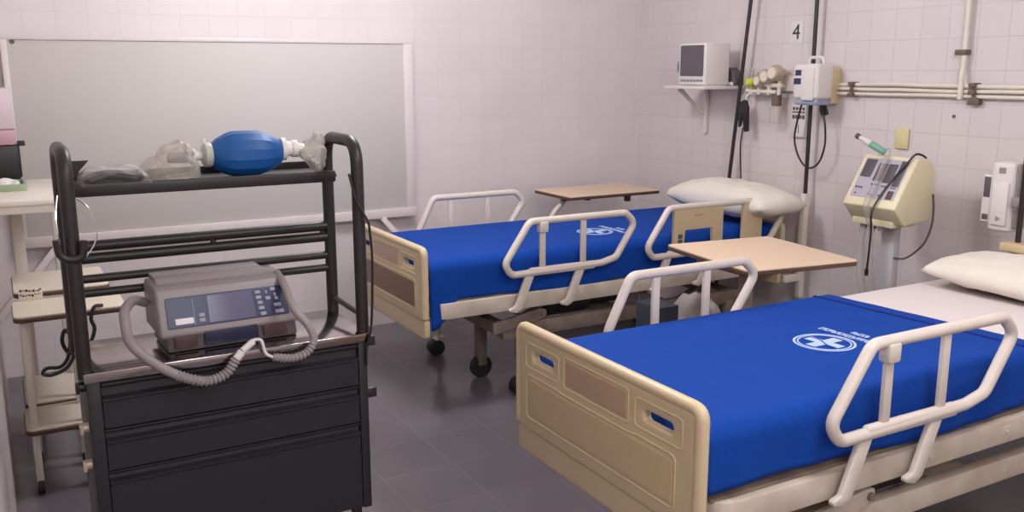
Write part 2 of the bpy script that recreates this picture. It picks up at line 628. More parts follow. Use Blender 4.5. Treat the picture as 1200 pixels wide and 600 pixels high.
def make_bed(x, y, label, inset, far):
    root = thing('hospital_bed', (x, y, 0), label, 'hospital bed', 'cream and white hospital beds')
    end_board(root, 'footboard', 0.0, 0.80, inset, True, 1)
    end_board(root, 'headboard', 2.240, 0.735, None, False, -1)
    # mattress deck frame: two long side beams with rounded foot corners, cross beams
    m = MB()
    fr = fillet([(x + 2.2, y - 0.44, 0.493), (x + 0.06, y - 0.44, 0.493), (x + 0.06, y + 0.44, 0.493), (x + 2.2, y + 0.44, 0.493)], 0.07)
    for a, b in zip(fr, fr[1:]):
        d = (b - a)
        m.box((a + b) / 2, (d.length + 0.006, 0.03, 0.075), 0.003, Matrix.Rotation(math.atan2(d.y, d.x), 3, 'Z'))
    for xx in (0.55, 1.0, 1.5, 2.18):
        m.bx((x + xx, y - 0.43, 0.47), (x + xx + 0.05, y + 0.43, 0.51), 0.004)
    fo = m.build('deck_frame', M['frame_metal'], root)
    for xx in (0.5, 0.83, 1.2, 1.7):
        for s in (-1, 1):
            m = MB()
            m.bx((x + xx, y + s * 0.456 - 0.002, 0.475), (x + xx + 0.045, y + s * 0.456 + 0.002, 0.512), 0.001)
            m.cyl((x + xx + 0.02, y + s * 0.45, 0.495), (x + xx + 0.02, y + s * 0.464, 0.495), 0.006, 10)
            m.build('bracket', M['frame_metal'], fo)
    m = MB()
    m.bx((x + 0.05, y - 0.425, 0.527), (x + 2.19, y + 0.425, 0.538), 0.002)
    m.build('deck', M['under_metal'], root)
    # lower chassis
    m = MB()
    for s in (-1, 1):
        m.bx((x + 0.42, y + s * 0.40 - 0.02, 0.30), (x + 1.95, y + s * 0.40 + 0.02, 0.375), 0.004)
    for xx in (0.42, 1.10, 1.90):
        m.bx((x + xx, y - 0.375, 0.305), (x + xx + 0.06, y + 0.375, 0.365), 0.004)
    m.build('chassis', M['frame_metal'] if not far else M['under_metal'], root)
    for s in (-1, 1):
        for (a, b) in (((0.62, 0.345), (0.44, 0.47)), ((0.46, 0.35), (0.75, 0.47)), ((1.55, 0.35), (1.85, 0.47)), ((1.85, 0.35), (1.6, 0.47))):
            k = MB()
            k.tube([(x + a[0], y + s * 0.36, a[1]), (x + b[0], y + s * 0.36, b[1])], 0.026, 10, flat=0.4)
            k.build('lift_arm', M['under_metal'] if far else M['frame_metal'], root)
    m = MB()
    m.bx((x + 0.95, y - 0.07, 0.38), (x + 1.35, y + 0.07, 0.46), 0.01)
    m.build('lift_gearbox', M['under_metal'], root)
    m = MB()
    R = Matrix(((1, 0, 0), (0, 0, -1), (0, 1, 0)))
    m.merge(plate([[(0.36, 0.335), (0.64, 0.385), (0.66, 0.40), (0.655, 0.43), (0.62, 0.435), (0.36, 0.395)]], 0.02, 0.003), Vector((x, y - 0.425, 0)), R)
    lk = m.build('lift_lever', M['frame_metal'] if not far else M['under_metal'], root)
    m = MB()
    m.cyl((x + 0.635, y - 0.445, 0.412), (x + 0.635, y - 0.41, 0.412), 0.012, 12)
    m.build('pivot_bolt', M['under_metal'], lk)
    if far:
        k = MB()
        k.bx((x + 0.45, y - 0.10, 0.07), (x + 0.50, y - 0.04, 0.46), 0.006)
        k.build('brake_post', M['under_metal'], root)
        k = MB()
        k.cyl((x + 0.475, y - 0.09, 0.06), (x + 0.475, y - 0.05, 0.06), 0.06, 22, 0.006)
        k.build('centre_wheel', M['rubber'], root)
    m = MB()
    m.cyl((x + 0.70, y - 0.34, 0.415), (x + 0.95, y - 0.34, 0.415), 0.048, bev=0.01)
    m.cyl((x + 0.95, y - 0.34, 0.415), (x + 1.15, y - 0.34, 0.415), 0.02)
    m.build('lift_motor', M['black_plastic'], root)
    for xx, yy in ((0.54, -0.40), (0.45, 0.40), (1.88, -0.40), (1.88, 0.40)):
        k = MB()
        k.bx((x + xx - 0.03, y + yy - 0.03, 0.19), (x + xx + 0.03, y + yy + 0.03, 0.32), 0.006)
        k.build('chassis_leg', M['under_metal'], root)
        caster(root, x + xx, y + yy)
    side_rail(root, 0.39, 1.15, -1)
    side_rail(root, 0.37, 1.06, 1, arms=True, slant=0.10)
    if far:
        side_rail(root, 1.23, 2.21, -1, panels=True)
    return root


BED1 = (1.43, 2.04)
BED2 = (1.657, 4.20)
bed_near = make_bed(*BED1, 'cream hospital bed nearest the camera with white sheet showing at its head end', M['cream_tan'], False)
bed_far = make_bed(*BED2, 'cream hospital bed near the back wall with brown panel on its footboard', M['cream_brown'], True)


def mattress(x, y, label, dx):
    m = MB()
    m.bx((x + 0.05, y - 0.415, 0.54), (x + dx, y + 0.415, ZT - 0.012), 0.035, 4)
    o = m.build('mattress', M['sheet'], angle=60)
    return tag(o, label, 'mattress', 'mattresses on the beds')


mattress(*BED1, 'mattress in white sheet on the nearer bed, bare below its pillow', 2.18)
mattress(*BED2, 'mattress of the bed near the back wall, wholly under its blue cover', 2.20)


def top_z(x, y, seed):
    return ZT + 0.0035 * noise.noise(Vector((x * 2.3 + seed, y * 3.1, seed))) + 0.0015 * noise.noise(Vector((x * 9, y * 9 + seed, seed)))


def blanket(bed, label, x_end, skew, hem_fn, seed):
    """cloth laid over the mattress: flat top, rounded edges, sides hanging to a hem; drops behind the footboard"""
    bx, by = bed
    hw, r = 0.43, 0.045
    m = MB()
    NU, NV = 110, 84

    def fn(u, v):
        # v across: -1 .. 1, |v| > top half hangs
        w = -1 + 2 * v
        side = 1 if w > 0 else -1
        total_flat = 0.68
        xe = x_end + skew * (0.5 - v) * 2
        lx = 0.028 + (xe - 0.028) * u
        a = abs(w)
        if a < total_flat:
            yy = w / total_flat * (hw - r)
            zz = top_z(bx + lx, by + yy, seed)
            off = 0
        else:
            t = (a - total_flat) / (1 - total_flat)
            hem = hem_fn(lx, side)
            arc = r * PI / 2
            drop = arc + (ZT - r - hem)
            s = t * drop
            if s < arc:
                an = s / r
                yy = side * (hw - r + r * math.sin(an))
                zz = ZT - r + r * math.cos(an)
            else:
                zz = ZT - r - (s - arc)
                d = (s - arc)
                yy = side * (hw + d * 0.05 * (0.6 + 0.8 * noise.noise(Vector((lx * 6, seed, 0)))) + 0.006 * noise.noise(Vector((lx * 11, seed + 3, zz * 3))) * min(1, d * 12))
        # round over at the foot end
        e = lx - 0.028
        if e < 0.05:
            q = 1 - e / 0.05
            zz -= 0.022 * q * q if a < total_flat else 0.0
        return (bx + lx, by + yy, zz)
    m.grid(NU, NV, fn)
    # end flap behind the footboard
    def flap(u, v):
        w = -1 + 2 * v
        return (bx + 0.028 + 0.004 * math.sin(v * 40), by + w * 0.405, ZT - 0.022 - u * 0.16)
    m.grid(4, 40, flap)
    o = m.build('blanket', M['blue_cloth'], solid=0.006, angle=80)
    return tag(o, label, 'blanket', 'blue blankets')


def hem_near(lx, s):
    return 0.553 + 0.012 * math.sin(lx * 5) + (0.02 * max(0, 0.25 - lx) if s < 0 else 0)


def hem_far(lx, s):
    base = 0.535 + 0.008 * math.sin(lx * 6)
    if s < 0:
        k = max(0.0, 1 - lx / 0.16)
        base -= 0.13 * min(1, k * 1.6)
    return base


bl1 = blanket(BED1, 'blue blanket with round cross emblem on the nearer bed, folded back below white sheet', 1.40, 0.055, hem_near, 1.0)
bl2 = blanket(BED2, 'blue blanket covering the whole bed near the back wall, up under its pillow', 2.19, 0.0, hem_far, 5.0)


def emblem(blank, cx, cy, seed, word_dx=0.125):
    """round badge with a cross and two short lines of small lettering beyond it"""
    def ring(r, k):
        return [(r * math.cos(2 * PI * i / 48) + 0, r * k * math.sin(2 * PI * i / 48)) for i in range(48)]
    m = MB()
    for (r0, r1) in ((0.098, 0.090), (0.085, 0.080)):
        t = plate([ring(r0, 1.0), ring(r1, 1.0)[::-1]], 0.0012)
        m.merge(t, Vector((cx, cy, 0)))
    # plus-shaped cross, turned with the cloth
    a, b = 0.019, 0.066
    cross = [(-a, -b), (a, -b), (a, -a), (b, -a), (b, a), (a, a), (a, b), (-a, b), (-a, a), (-b, a), (-b, -a), (-a, -a)]
    m.merge(plate([cross], 0.0012), Vector((cx, cy, 0)), Matrix.Rotation(math.radians(2), 3, 'Z'))
    for v in m.bm.verts:
        v.co.z += top_z(v.co.x, v.co.y, seed) + 0.0044
    m.build('emblem', M['print'], blank)
    # swoosh through the cross, in the cloth's own blue
    s = MB()
    pts = []
    for i in range(17):
        t = -1 + i / 8
        pts.append((cx - 0.004 + 0.016 * math.sin(t * 2.4), cy + t * 0.062))
    for i, (p, q) in enumerate(zip(pts, pts[1:])):
        w = 0.0035
        vs = [s.bm.verts.new((p[0] - w, p[1], 0)), s.bm.verts.new((p[0] + w, p[1], 0)), s.bm.verts.new((q[0] + w, q[1], 0)), s.bm.verts.new((q[0] - w, q[1], 0))]
        s.bm.faces.new(vs)
    for v in s.bm.verts:
        v.co.z += top_z(v.co.x, v.co.y, seed) + 0.0056
    bmesh.ops.recalc_face_normals(s.bm, faces=s.bm.faces)
    s.build('emblem_swoosh', M['blue_cloth'], blank)
    # two lines of tiny lettering: too small to read, so stroke groups
    l = MB()
    rng = random.Random(3)

    def line(x, y0, y1, h, gaps):
        y = y0
        while y > y1:
            w = rng.uniform(0.008, 0.013)
            if not any(g0 > y > g1 for g0, g1 in gaps):
                l.bx((x - h / 2, y - w * 0.42, -0.0005), (x + h / 2, y, 0.0005))
                for q in rng.sample((-0.42, 0.0, 0.42), 2):
                    l.bx((x + q * h - 0.0032, y - w, -0.0005), (x + q * h + 0.0032, y, 0.0005))
            y -= w + 0.003
    line(cx + word_dx, cy + 0.13, cy - 0.115, 0.025, [(cy + 0.02, cy + 0.008)])
    line(cx + word_dx + 0.045, cy + 0.035, cy - 0.03, 0.022, [])
    for v in l.bm.verts:
        v.co.z += top_z(v.co.x, v.co.y, seed) + 0.0044
    l.build('emblem_lettering', M['print'], blank)


emblem(bl1, 2.272, 1.985, 1.0)
emblem(bl2, 2.80, 4.06, 5.0)
# stitched hem line of the near blanket
h = MB()
pts = []
for i in range(31):
    v = i / 30
    yy = BED1[1] - 0.40 + 0.80 * v
    xx = BED1[0] + 1.40 + 0.055 * (0.5 - (0.16 + 0.68 * v)) * 2 - 0.075
    pts.append((xx, yy, top_z(xx, yy, 1.0) + 0.0035))
h.tube(pts, 0.008, 8, flat=0.4)
h.build('hem_seam', M['blue_hem'], bl1)


def pillow(cx, cy, cz, lx, ly, h, rz, label, tilt=0.0, seed=0.0):
    m = MB()
    N = 36

    def surf(sgn):
        def fn(u, v):
            a, b = -1 + 2 * u, -1 + 2 * v
            k = (max(0, 1 - abs(a) ** 2.6) * max(0, 1 - abs(b) ** 2.6)) ** 0.45
            # corners draw in
            ex = 1 - 0.07 * (1 - a * a) * 0 - 0.05 * (b * b)
            ey = 1 - 0.06 * (a * a)
            z = sgn * h / 2 * k * (1 if sgn > 0 else 0.75)
            z += 0.014 * noise.noise(Vector((a * 2 + seed, b * 2, seed))) * k + 0.009 * noise.noise(Vector((a * 4.5 + seed, b * 6, seed))) * k + 0.004 * noise.noise(Vector((a * 12 + seed, b * 12, seed)))
            return (a * lx / 2 * ex, b * ly / 2 * ey, z)
        return fn
    m.grid(N, N, surf(1))
    m.grid(N, N, lambda u, v: surf(-1)(1 - u, v))
    bmesh.ops.remove_doubles(m.bm, verts=m.bm.verts, dist=0.0008)
    R = Matrix.Rotation(rz, 3, 'Z') @ Matrix.Rotation(tilt, 3, 'Y')
    bmesh.ops.transform(m.bm, matrix=Matrix.Translation((cx, cy, cz)) @ R.to_4x4(), verts=m.bm.verts)
    bmesh.ops.recalc_face_normals(m.bm, faces=m.bm.faces)
    o = m.build('pillow', M['pillow'], angle=180)
    return tag(o, label, 'pillow', 'white pillows')


pillow(3.75, 4.02, 0.850, 0.38, 0.86, 0.22, 0.0, 'plump white pillow on the all-blue bed near the back wall', seed=2)
pillow(3.49, 2.03, 0.788, 0.44, 0.78, 0.155, 0.04, 'white pillow on the white sheet of the nearer bed, at the right edge', seed=8)

# ------------------------------------------------------------ overbed tables


def table_top(root, c, sx, sy, rz, z):
    R = Matrix.Rotation(rz, 3, 'Z')
    m = MB()
    m.merge(plate([rrect(-sx / 2, -sy / 2, sx / 2, sy / 2, 0.025)], 0.006, 0.0012), Vector((c[0], c[1], z - 0.003)), R)
    t = m.build('tabletop', M['laminate'], root)
    m = MB()
    m.merge(plate([rrect(-sx / 2 - 0.001, -sy / 2 - 0.001, sx / 2 + 0.001, sy / 2 + 0.001, 0.026)], 0.018, 0.003), Vector((c[0], c[1], z - 0.0145)), R)
    m.build('edge_band', M['brown_edge'], t)


c1 = (2.81, 2.84)
t1 = thing('overbed_table', (c1[0], c1[1], 0), 'beige overbed table standing between the two beds', 'table', 'overbed tables')
table_top(t1, c1, 0.55, 0.60, math.radians(-7.5), 0.83)
m = MB()
m.bx((2.57, 2.655, 0.05), (2.61, 2.705, 0.80), 0.006)
m.build('column', M['under_metal'], t1)
m = MB()
m.tube(fillet([(2.95, 2.68, 0.79), (2.59, 2.68, 0.79), (2.59, 2.98, 0.79), (2.95, 2.98, 0.79)], 0.03), 0.013, 10)
m.build('support_frame', M['under_metal'], t1)
m = MB()
m.tube(fillet([(2.98, 2.68, 0.055), (2.59, 2.68, 0.055), (2.59, 3.02, 0.055), (2.98, 3.02, 0.055)], 0.05), 0.02, 10)
for p in ((2.96, 2.68), (2.59, 2.70), (2.59, 3.0), (2.96, 3.02)):
    m.cyl((p[0], p[1] - 0.012, 0.0225), (p[0], p[1] + 0.012, 0.0225), 0.0225, 14)
m.build('base', M['under_metal'], t1)

c2 = (3.395, 4.905)
t2 = thing('overbed_table', (c2[0], c2[1], 0), 'beige overbed table against the back wall, beyond the farther bed', 'table', 'overbed tables')
table_top(t2, c2, 0.70, 0.44, math.radians(0), 0.83)
m = MB()
m.tube(smooth_path([(3.12, 4.86, 0.795), (3.09, 4.86, 0.76), (3.03, 4.86, 0.70), (3.01, 4.86, 0.62), (3.01, 4.86, 0.40), (3.01, 4.86, 0.06)]), 0.017, 12)
m.build('column', M['white_metal'], t2)
m = MB()
for xx in (3.22, 3.52):
    m.bx((xx - 0.015, 4.74, 0.79), (xx + 0.015, 5.05, 0.806), 0.003)
m.bx((3.09, 4.83, 0.782), (3.60, 4.87, 0.802), 0.003)
m.bx((3.505, 4.725, 0.765), (3.535, 4.76, 0.806), 0.003)
m.build('support_frame', M['brown_edge'], t2)
m = MB()
m.tube(fillet([(3.55, 4.74, 0.055), (3.01, 4.74, 0.055), (3.01, 5.08, 0.055), (3.55, 5.08, 0.055)], 0.05), 0.02, 10)
for p in ((3.53, 4.74), (3.01, 4.76), (3.01, 5.06), (3.53, 5.08)):
    m.cyl((p[0], p[1] - 0.012, 0.0225), (p[0], p[1] + 0.012, 0.0225), 0.0225, 14)
m.build('base', M['white_metal'], t2)

# ------------------------------------------------------------ whiteboard on its stand
wb = thing('whiteboard', (1.1, 5.29, 0), 'large white marker board in a white frame on the back wall', 'whiteboard')
bx0, bx1, bz0, bz1, by = 0.075, 2.28, 0.70, 1.77, 5.29
m = MB()
m.bx((bx0 + 0.02, by, bz0 + 0.02), (bx1 - 0.02, by + 0.015, bz1 - 0.02), 0.001)
m.build('panel', M['board'], wb)
m = MB()
m.bx((bx0, by - 0.008, bz1 - 0.022), (bx1, by + 0.02, bz1), 0.003)
m.bx((bx0, by - 0.014, bz0 - 0.005), (bx1, by + 0.02, bz0 + 0.05), 0.004)
m.bx((bx0 + 0.001, by - 0.007, bz0 + 0.046), (bx0 + 0.03, by + 0.019, bz1 - 0.019), 0.003)
m.bx((bx1 - 0.06, by - 0.007, bz0 + 0.046), (bx1 - 0.001, by + 0.019, bz1 - 0.019), 0.003)
m.build('frame', M['board_frame'], wb)
for sx, xa in ((-1, 0.24), (1, 2.055)):
    m = MB()
    m.box((xa + sx * 0.30, by - 0.012, 0.345), (0.035, 0.02, 0.93), 0.004, Matrix.Rotation(-sx * math.radians(40.8), 3, 'Y'))
    o = m.build('leg', M['board_frame'], wb)
m = MB()
m.cyl((0.13, by - 0.003, 1.738), (0.13, by + 0.004, 1.738), 0.012, 14)
m.build('clip', M['clamp'], wb)

# ------------------------------------------------------------ crash cart
CX0, CX1, CY0, CY1 = 0.148, 0.928, 2.55, 2.87
cart = thing('crash_cart', ((CX0 + CX1) / 2, 2.71, 0), 'charcoal emergency trolley with black tube frame, steel top and three drawers', 'trolley')
m = MB()
m.bx((CX0, CY0 + 0.02, 0.25), (CX1, CY1, 0.79), 0.006)
for a in ((CX0, CX0 + 0.035), (CX1 - 0.028, CX1)):
    m.bx((a[0], CY0, 0.25), (a[1], CY0 + 0.03, 0.79), 0.004)
body = m.build('cabinet', M['cart_grey'], cart)
m = MB()
m.bx((CX0 - 0.004, CY0 - 0.006, 0.79), (CX1 + 0.004, CY1 + 0.004, 0.818), 0.003)
m.build('steel_top', M['steel'], cart)
for z0, z1, g0, g1 in ((0.657, 0.785, 0.735, 0.774), (0.537, 0.653, 0.615, 0.645), (0.255, 0.533, 0.498, 0.526)):
    m = MB()
    x0, x1 = CX0 + 0.037, CX1 - 0.030
    y0 = CY0 + 0.002
    # front panel with a full-width finger groove near its top
    prof = [(y0 + 0.02, z0), (y0, z0), (y0, g0 - 0.004), (y0 - 0.006, g0), (y0 - 0.006, g0 + 0.005), (y0 + 0.012, g0 + 0.012), (y0 + 0.014, g1 - 0.006),
            (y0 + 0.002, g1), (y0, g1 + 0.003), (y0, z1), (y0 + 0.02, z1)]
    m.prism(prof, 'x', x0, x1)
    m.build('drawer', M['cart_grey'], cart, angle=30)
# four tube posts as two end hoops
for X, nm in ((CX0 + 0.002, 'l'), (CX1 - 0.004, 'r')):
    m = MB()
    sgn = -1 if nm == 'l' else 1
    Xo = X
    m.tube(fillet([(Xo, 2.572, 0.80), (Xo, 2.572, 1.392), (Xo, 2.85, 1.392), (Xo, 2.85, 0.80)], 0.075, 8), 0.0185, 14)
    hp = m.build('end_hoop', M['black_paint'], cart)
m = MB()
SX1 = CX1 - 0.028
m.bx((CX0 + 0.01, 2.70, 1.270), (SX1, 2.90, 1.290), 0.004)
m.bx((CX0 + 0.01, 2.89, 1.272), (SX1, 2.90, 1.312), 0.003)
m.bx((CX0 + 0.01, 2.695, 1.264), (SX1, 2.706, 1.298), 0.003)
m.prism([(CX0 + 0.03, 1.29), (CX0 + 0.03, 1.345), (CX0 + 0.085, 1.345), (CX0 + 0.035, 1.29)], 'y', 2.892, 2.898)
m.box((CX1 - 0.017, 2.80, 1.272), (0.05, 0.02, 0.012), 0.002, Matrix.Rotation(0.3, 3, 'Z'))
m.build('upper_shelf', M['black_paint'], cart)
for z in (1.104, 1.068, 1.008, 0.966):
    m = MB()
    m.tube([(CX0 + 0.004, 2.85, z), (CX1 - 0.004, 2.85, z)], 0.0155 if z > 1.05 else 0.0125, 10)
    m.build('rail', M['black_paint'], cart)
m = MB()
for xx in (0.17, 0.556, 0.90):
    m.cyl((xx, 2.85, 1.064), (xx, 2.85, 1.108), 0.009, 10)
m.build('rail_joint', M['black_paint'], cart)
for X, zs in ((CX0 + 0.002, (1.09,)), (CX1 - 0.004, (0.868,))):
    for z in zs:
        m = MB()
        m.tube([(X, 2.572, z), (X, 2.85, z)], 0.009, 10)
        m.build('side_bar', M['black_paint'], cart)
# hook at the left post
m = MB()
m.tube(fillet([(0.114, 2.55, 1.178), (0.118, 2.55, 1.128), (0.172, 2.55, 1.122), (0.175, 2.55, 1.172)], 0.03), 0.010, 10)
m.build('hook', M['black_paint'], cart)
for s, xx, z in ((1, CX1 + 0.012, 0.79), (1, CX1 + 0.012, 0.625)):
    m = MB()
    m.bx((CX1 - 0.004, CY0 + 0.0, z - 0.016), (CX1 + 0.028, CY0 + 0.04, z + 0.016), 0.004)
    m.build('side_catch', M['cart_grey'], cart)
for z, mt in ((0.775, 'black_plastic'), (0.66, 'brass'), (0.555, 'brass')):
    m = MB()
    m.cyl((CX0 + 0.002, CY0 + 0.03, z), (CX0 - 0.02, CY0 + 0.03, z), 0.014, 14, 0.003)
    m.bx((CX0 - 0.024, CY0 + 0.015, z - 0.016), (CX0 - 0.014, CY0 + 0.04, z + 0.012), 0.003)
    m.build('latch', M[mt], cart)
for xx in (CX0 + 0.035, CX1 - 0.035):
    for yy in (2.60, 2.83):
        k = MB()
        k.prism([(yy - 0.02, 0.05), (yy + 0.02, 0.05), (yy + 0.02, 0.11), (yy - 0.02, 0.11)], 'x', xx - 0.024, xx + 0.024, 0.004)
        k.bx((xx - 0.014, yy - 0.014, 0.10), (xx + 0.014, yy + 0.014, 0.255), 0.003)
        f = k.build('caster', M['black_paint'], cart)
        w = MB()
        w.lathe([(0.02, -0.014), (0.046, -0.014), (0.05, -0.010), (0.05, 0.010), (0.046, 0.014), (0.02, 0.014)], (xx, yy, 0.05), Matrix(((0, 0, 1), (1, 0, 0), (0, 1, 0))))
        w.build('wheel', M['rubber'], f)

# wires tied to the cart's posts
for pts, lab in (([(0.172, 2.60, 1.275), (0.197, 2.57, 1.25), (0.210, 2.56, 1.20), (0.202, 2.555, 1.16), (0.180, 2.55, 1.13)], 'thin bright wire arching down inside the left post of the black-framed trolley'),
                 ([(0.127, 2.560, 1.29), (0.118, 2.545, 1.24), (0.119, 2.54, 1.20), (0.121, 2.545, 1.165)], 'thin bright wire running down outside the left post of the black-framed trolley')):
    m = MB()
    m.tube(smooth_path(pts), 0.0022, 6)
    tag(m.build('tie_wire', M['chrome']), lab, 'wire', 'wires on the trolley posts')
m = MB()
m.tube(smooth_path([(0.898, 2.57, 1.30), (0.912, 2.55, 1.22), (0.940, 2.54, 1.16), (0.946, 2.54, 1.12), (0.950, 2.54, 1.05), (0.946, 2.54, 0.92), (0.938, 2.538, 0.83), (0.925, 2.540, 0.78), (0.922, 2.543, 0.72)]), 0.004, 8)
tag(m.build('power_cord', M['black_plastic']), 'black cord running down the right post of the black-framed trolley', 'cord')

# ------------------------------------------------------------ defibrillator on the cart
df = thing('defibrillator', (0.52, 2.70, 0.818), 'grey defibrillator with a wide dark screen on the steel trolley top', 'defibrillator')
YR = Matrix.Rotation(math.radians(2.0), 3, 'Z')
dc = Vector((0.515, 2.70, 0))


def dfm(mb):
    for v in mb.bm.verts:
        v.co.x = 0.018 + v.co.x * (0.905 + 0.10 * max(0.0, (1.0 - v.co.z)) / 0.14 * (1 if v.co.x > 0 else 0))
        if v.co.z > 0.88:
            v.co.z = 0.88 + (v.co.z - 0.88) * 0.86
    bmesh.ops.transform(mb.bm, matrix=Matrix.Translation(dc) @ YR.to_4x4(), verts=mb.bm.verts)
    return mb


m = MB()   # foot block under the head
m.bx((-0.185, -0.075, 0.819), (0.20, 0.12, 0.885), 0.008)
dfm(m).build('base', M['dark_grey'], df)
m = MB()
m.bx((-0.075, -0.085, 0.829), (0.085, -0.07, 0.872), 0.004)
dfm(m).build('front_hatch', M['navy_base'], df)
for lo, hi in (((-0.165, -0.083, 0.829), (-0.095, -0.07, 0.865)), ((0.10, -0.083, 0.829), (0.17, -0.07, 0.868))):
    m = MB()
    m.bx(lo, hi, 0.004)
    dfm(m).build('paddle_port', M['maroon'], df)
m = MB()   # main head, front face leaning back
prof = [(-0.085, 0.868), (-0.078, 0.862), (0.13, 0.862), (0.135, 0.87), (0.135, 1.005), (0.11, 1.025), (0.03, 1.025), (-0.035, 1.02), (-0.045, 1.013)]
m.prism(prof, 'x', -0.205, 0.205, 0.010, 3)
head = dfm(m).build('housing', M['grey_plastic'], df)
m = MB()
m.prism([(0.0, 1.02), (0.02, 1.040), (0.12, 1.040), (0.13, 1.015), (0.0, 1.015)], 'x', -0.19, 0.155, 0.006)
dfm(m).build('carry_handle', M['grey_plastic'], df)
# front face: basis
fa = math.atan2(0.04, 0.145)


def on_face(x0, z0, x1, z1, depth, b, mt, name, parent, thick=0.006, r=0.006):
    """rounded tile on the tilted front; z in 0..1 up the face"""
    H = 0.150
    t = plate([rrect(x0, z0 * H, x1, z1 * H, r)], thick, b)
    Rf = Matrix.Rotation(-fa, 3, 'X')
    mb = MB()
    mb.merge(t, None, R_XZ)
    bmesh.ops.transform(mb.bm, matrix=Rf.to_4x4(), verts=mb.bm.verts)
    nrm = Rf @ Vector((0, -1, 0))
    bmesh.ops.translate(mb.bm, vec=Vector((0, -0.086, 0.866)) + nrm * depth, verts=mb.bm.verts)
    return dfm(mb).build(name, M[mt], parent)


panel = on_face(-0.180, 0.17, 0.186, 0.84, 0.0, 0.001, 'navy', 'front_panel', head)
sc = on_face(-0.055, 0.20, 0.085, 0.81, 0.0028, 0.0008, 'navy_screen', 'screen', head, 0.003, 0.003)
on_face(-0.157, 0.245, -0.102, 0.375, 0.003, 0.0006, 'label', 'name_label', head, 0.002, 0.001)
on_face(-0.100, 0.20, -0.098, 0.78, 0.003, 0.0003, 'key', 'trim_line', head, 0.002, 0.0008)
for (cx, cz, w) in ((-0.076, 0.29, 0.018), (-0.076, 0.40, 0.018), (0.103, 0.74, 0.018), (0.103, 0.62, 0.018), (0.104, 0.50, 0.016), (0.105, 0.38, 0.018), (0.107, 0.25, 0.018),
                    (0.131, 0.58, 0.016), (0.130, 0.72, 0.006), (0.152, 0.77, 0.017), (0.155, 0.65, 0.009), (0.157, 0.56, 0.011), (0.155, 0.41, 0.022), (0.157, 0.26, 0.026)):
    on_face(cx - w / 2, cz - 0.04, cx + w / 2, cz + 0.04, 0.004, 0.001, 'key', 'button', head, 0.004, 0.003)


def corrugated(path, r, a, b, pitch=0.006):
    rs = []
    L = 0
    for i, p in enumerate(path):
        if i:
            L += (p - path[i - 1]).length
        f = i / (len(path) - 1)
        rs.append(r * (1.0 + (0.16 * math.sin(2 * PI * L / 0.011) if a < f < b else 0.0)))
    return rs


# thick grey paddle leads hanging over the front
pl = smooth_path([(0.335, 2.74, 0.945), (0.30, 2.70, 0.965), (0.265, 2.60, 0.965), (0.256, 2.54, 0.945), (0.264, 2.528, 0.89), (0.31, 2.522, 0.835), (0.375, 2.52, 0.785), (0.445, 2.52, 0.757),
                  (0.50, 2.52, 0.768), (0.532, 2.52, 0.806)], 26)
m = MB()
m.tube(pl, corrugated(pl, 0.0135, 0.66, 1.0), 14)
m.build('paddle_lead', M['grey_plastic'], df)
pl = smooth_path([(0.705, 2.70, 1.0), (0.705, 2.62, 0.975), (0.712, 2.56, 0.92), (0.742, 2.535, 0.875), (0.757, 2.525, 0.83), (0.735, 2.52, 0.795), (0.69, 2.52, 0.784), (0.635, 2.52, 0.795)], 26)
m = MB()
m.tube(pl, corrugated(pl, 0.0115, 0.62, 1.0), 14)
m.build('paddle_lead', M['grey_plastic'], df)
m = MB()
m.cyl((0.532, 2.52, 0.806), (0.55, 2.522, 0.826), 0.012, 14, 0.002)
m.cyl((0.55, 2.522, 0.826), (0.585, 2.53, 0.848), 0.010, 14, 0.002)
m.tube(smooth_path([(0.635, 2.52, 0.795), (0.615, 2.522, 0.81), (0.607, 2.53, 0.845), (0.59, 2.535, 0.85), (0.58, 2.53, 0.846)]), 0.0045, 8)
m.build('lead_plug', M['white_plastic'], df)

# ------------------------------------------------------------ resuscitator bag on the cart's upper shelf
SZ = 1.290
ab = thing('resuscitator_bag', (0.65, 2.76, SZ), 'blue hand resuscitator bag lying on the upper shelf of the black trolley', 'resuscitator')
RX = Matrix(((0, 0, 1), (0, 1, 0), (-1, 0, 0)))   # lathe axis -> +x
m = MB()
m.lathe([(0.024, -0.104), (0.034, -0.102), (0.046, -0.090), (0.0605, -0.062), (0.066, -0.045), (0.0665, 0.0), (0.066, 0.030), (0.059, 0.055), (0.044, 0.085), (0.033, 0.098), (0.024, 0.10)],
        (0.652, 2.755, SZ + 0.0675), RX, 14)
m.build('squeeze_bag', M['bag_blue'], ab, angle=22)
m = MB()
m.lathe([(0.015, -0.03), (0.026, -0.03), (0.036, -0.022), (0.036, -0.008), (0.03, 0.0)], (0.552, 2.755, SZ + 0.0675), RX)
m.build('neck_ring', M['cuff_grey'], ab)
m = MB()
m.lathe([(0.014, -0.045), (0.020, -0.045), (0.020, -0.022), (0.013, -0.022), (0.013, 0.0)], (0.525, 2.755, SZ + 0.066), RX)
m.cyl((0.528, 2.755, SZ + 0.08), (0.528, 2.755, SZ + 0.115), 0.006, 10)
m.build('patient_valve', M['white_plastic'], ab)
m = MB()
m.lathe([(0.028, -0.002), (0.034, 0.0), (0.034, 0.012), (0.024, 0.016), (0.022, 0.03), (0.026, 0.034), (0.026, 0.048), (0.016, 0.052), (0.014, 0.07)], (0.752, 2.755, SZ + 0.075), RX)
m.build('intake_valve', M['white_plastic'], ab)
m = MB()
m.lathe([(0.0, -0.06), (0.014, -0.058), (0.016, -0.02), (0.016, 0.0)], (0.485, 2.755, SZ + 0.064), RX)
m.build('mask_elbow', M['grey_plastic'], ab)


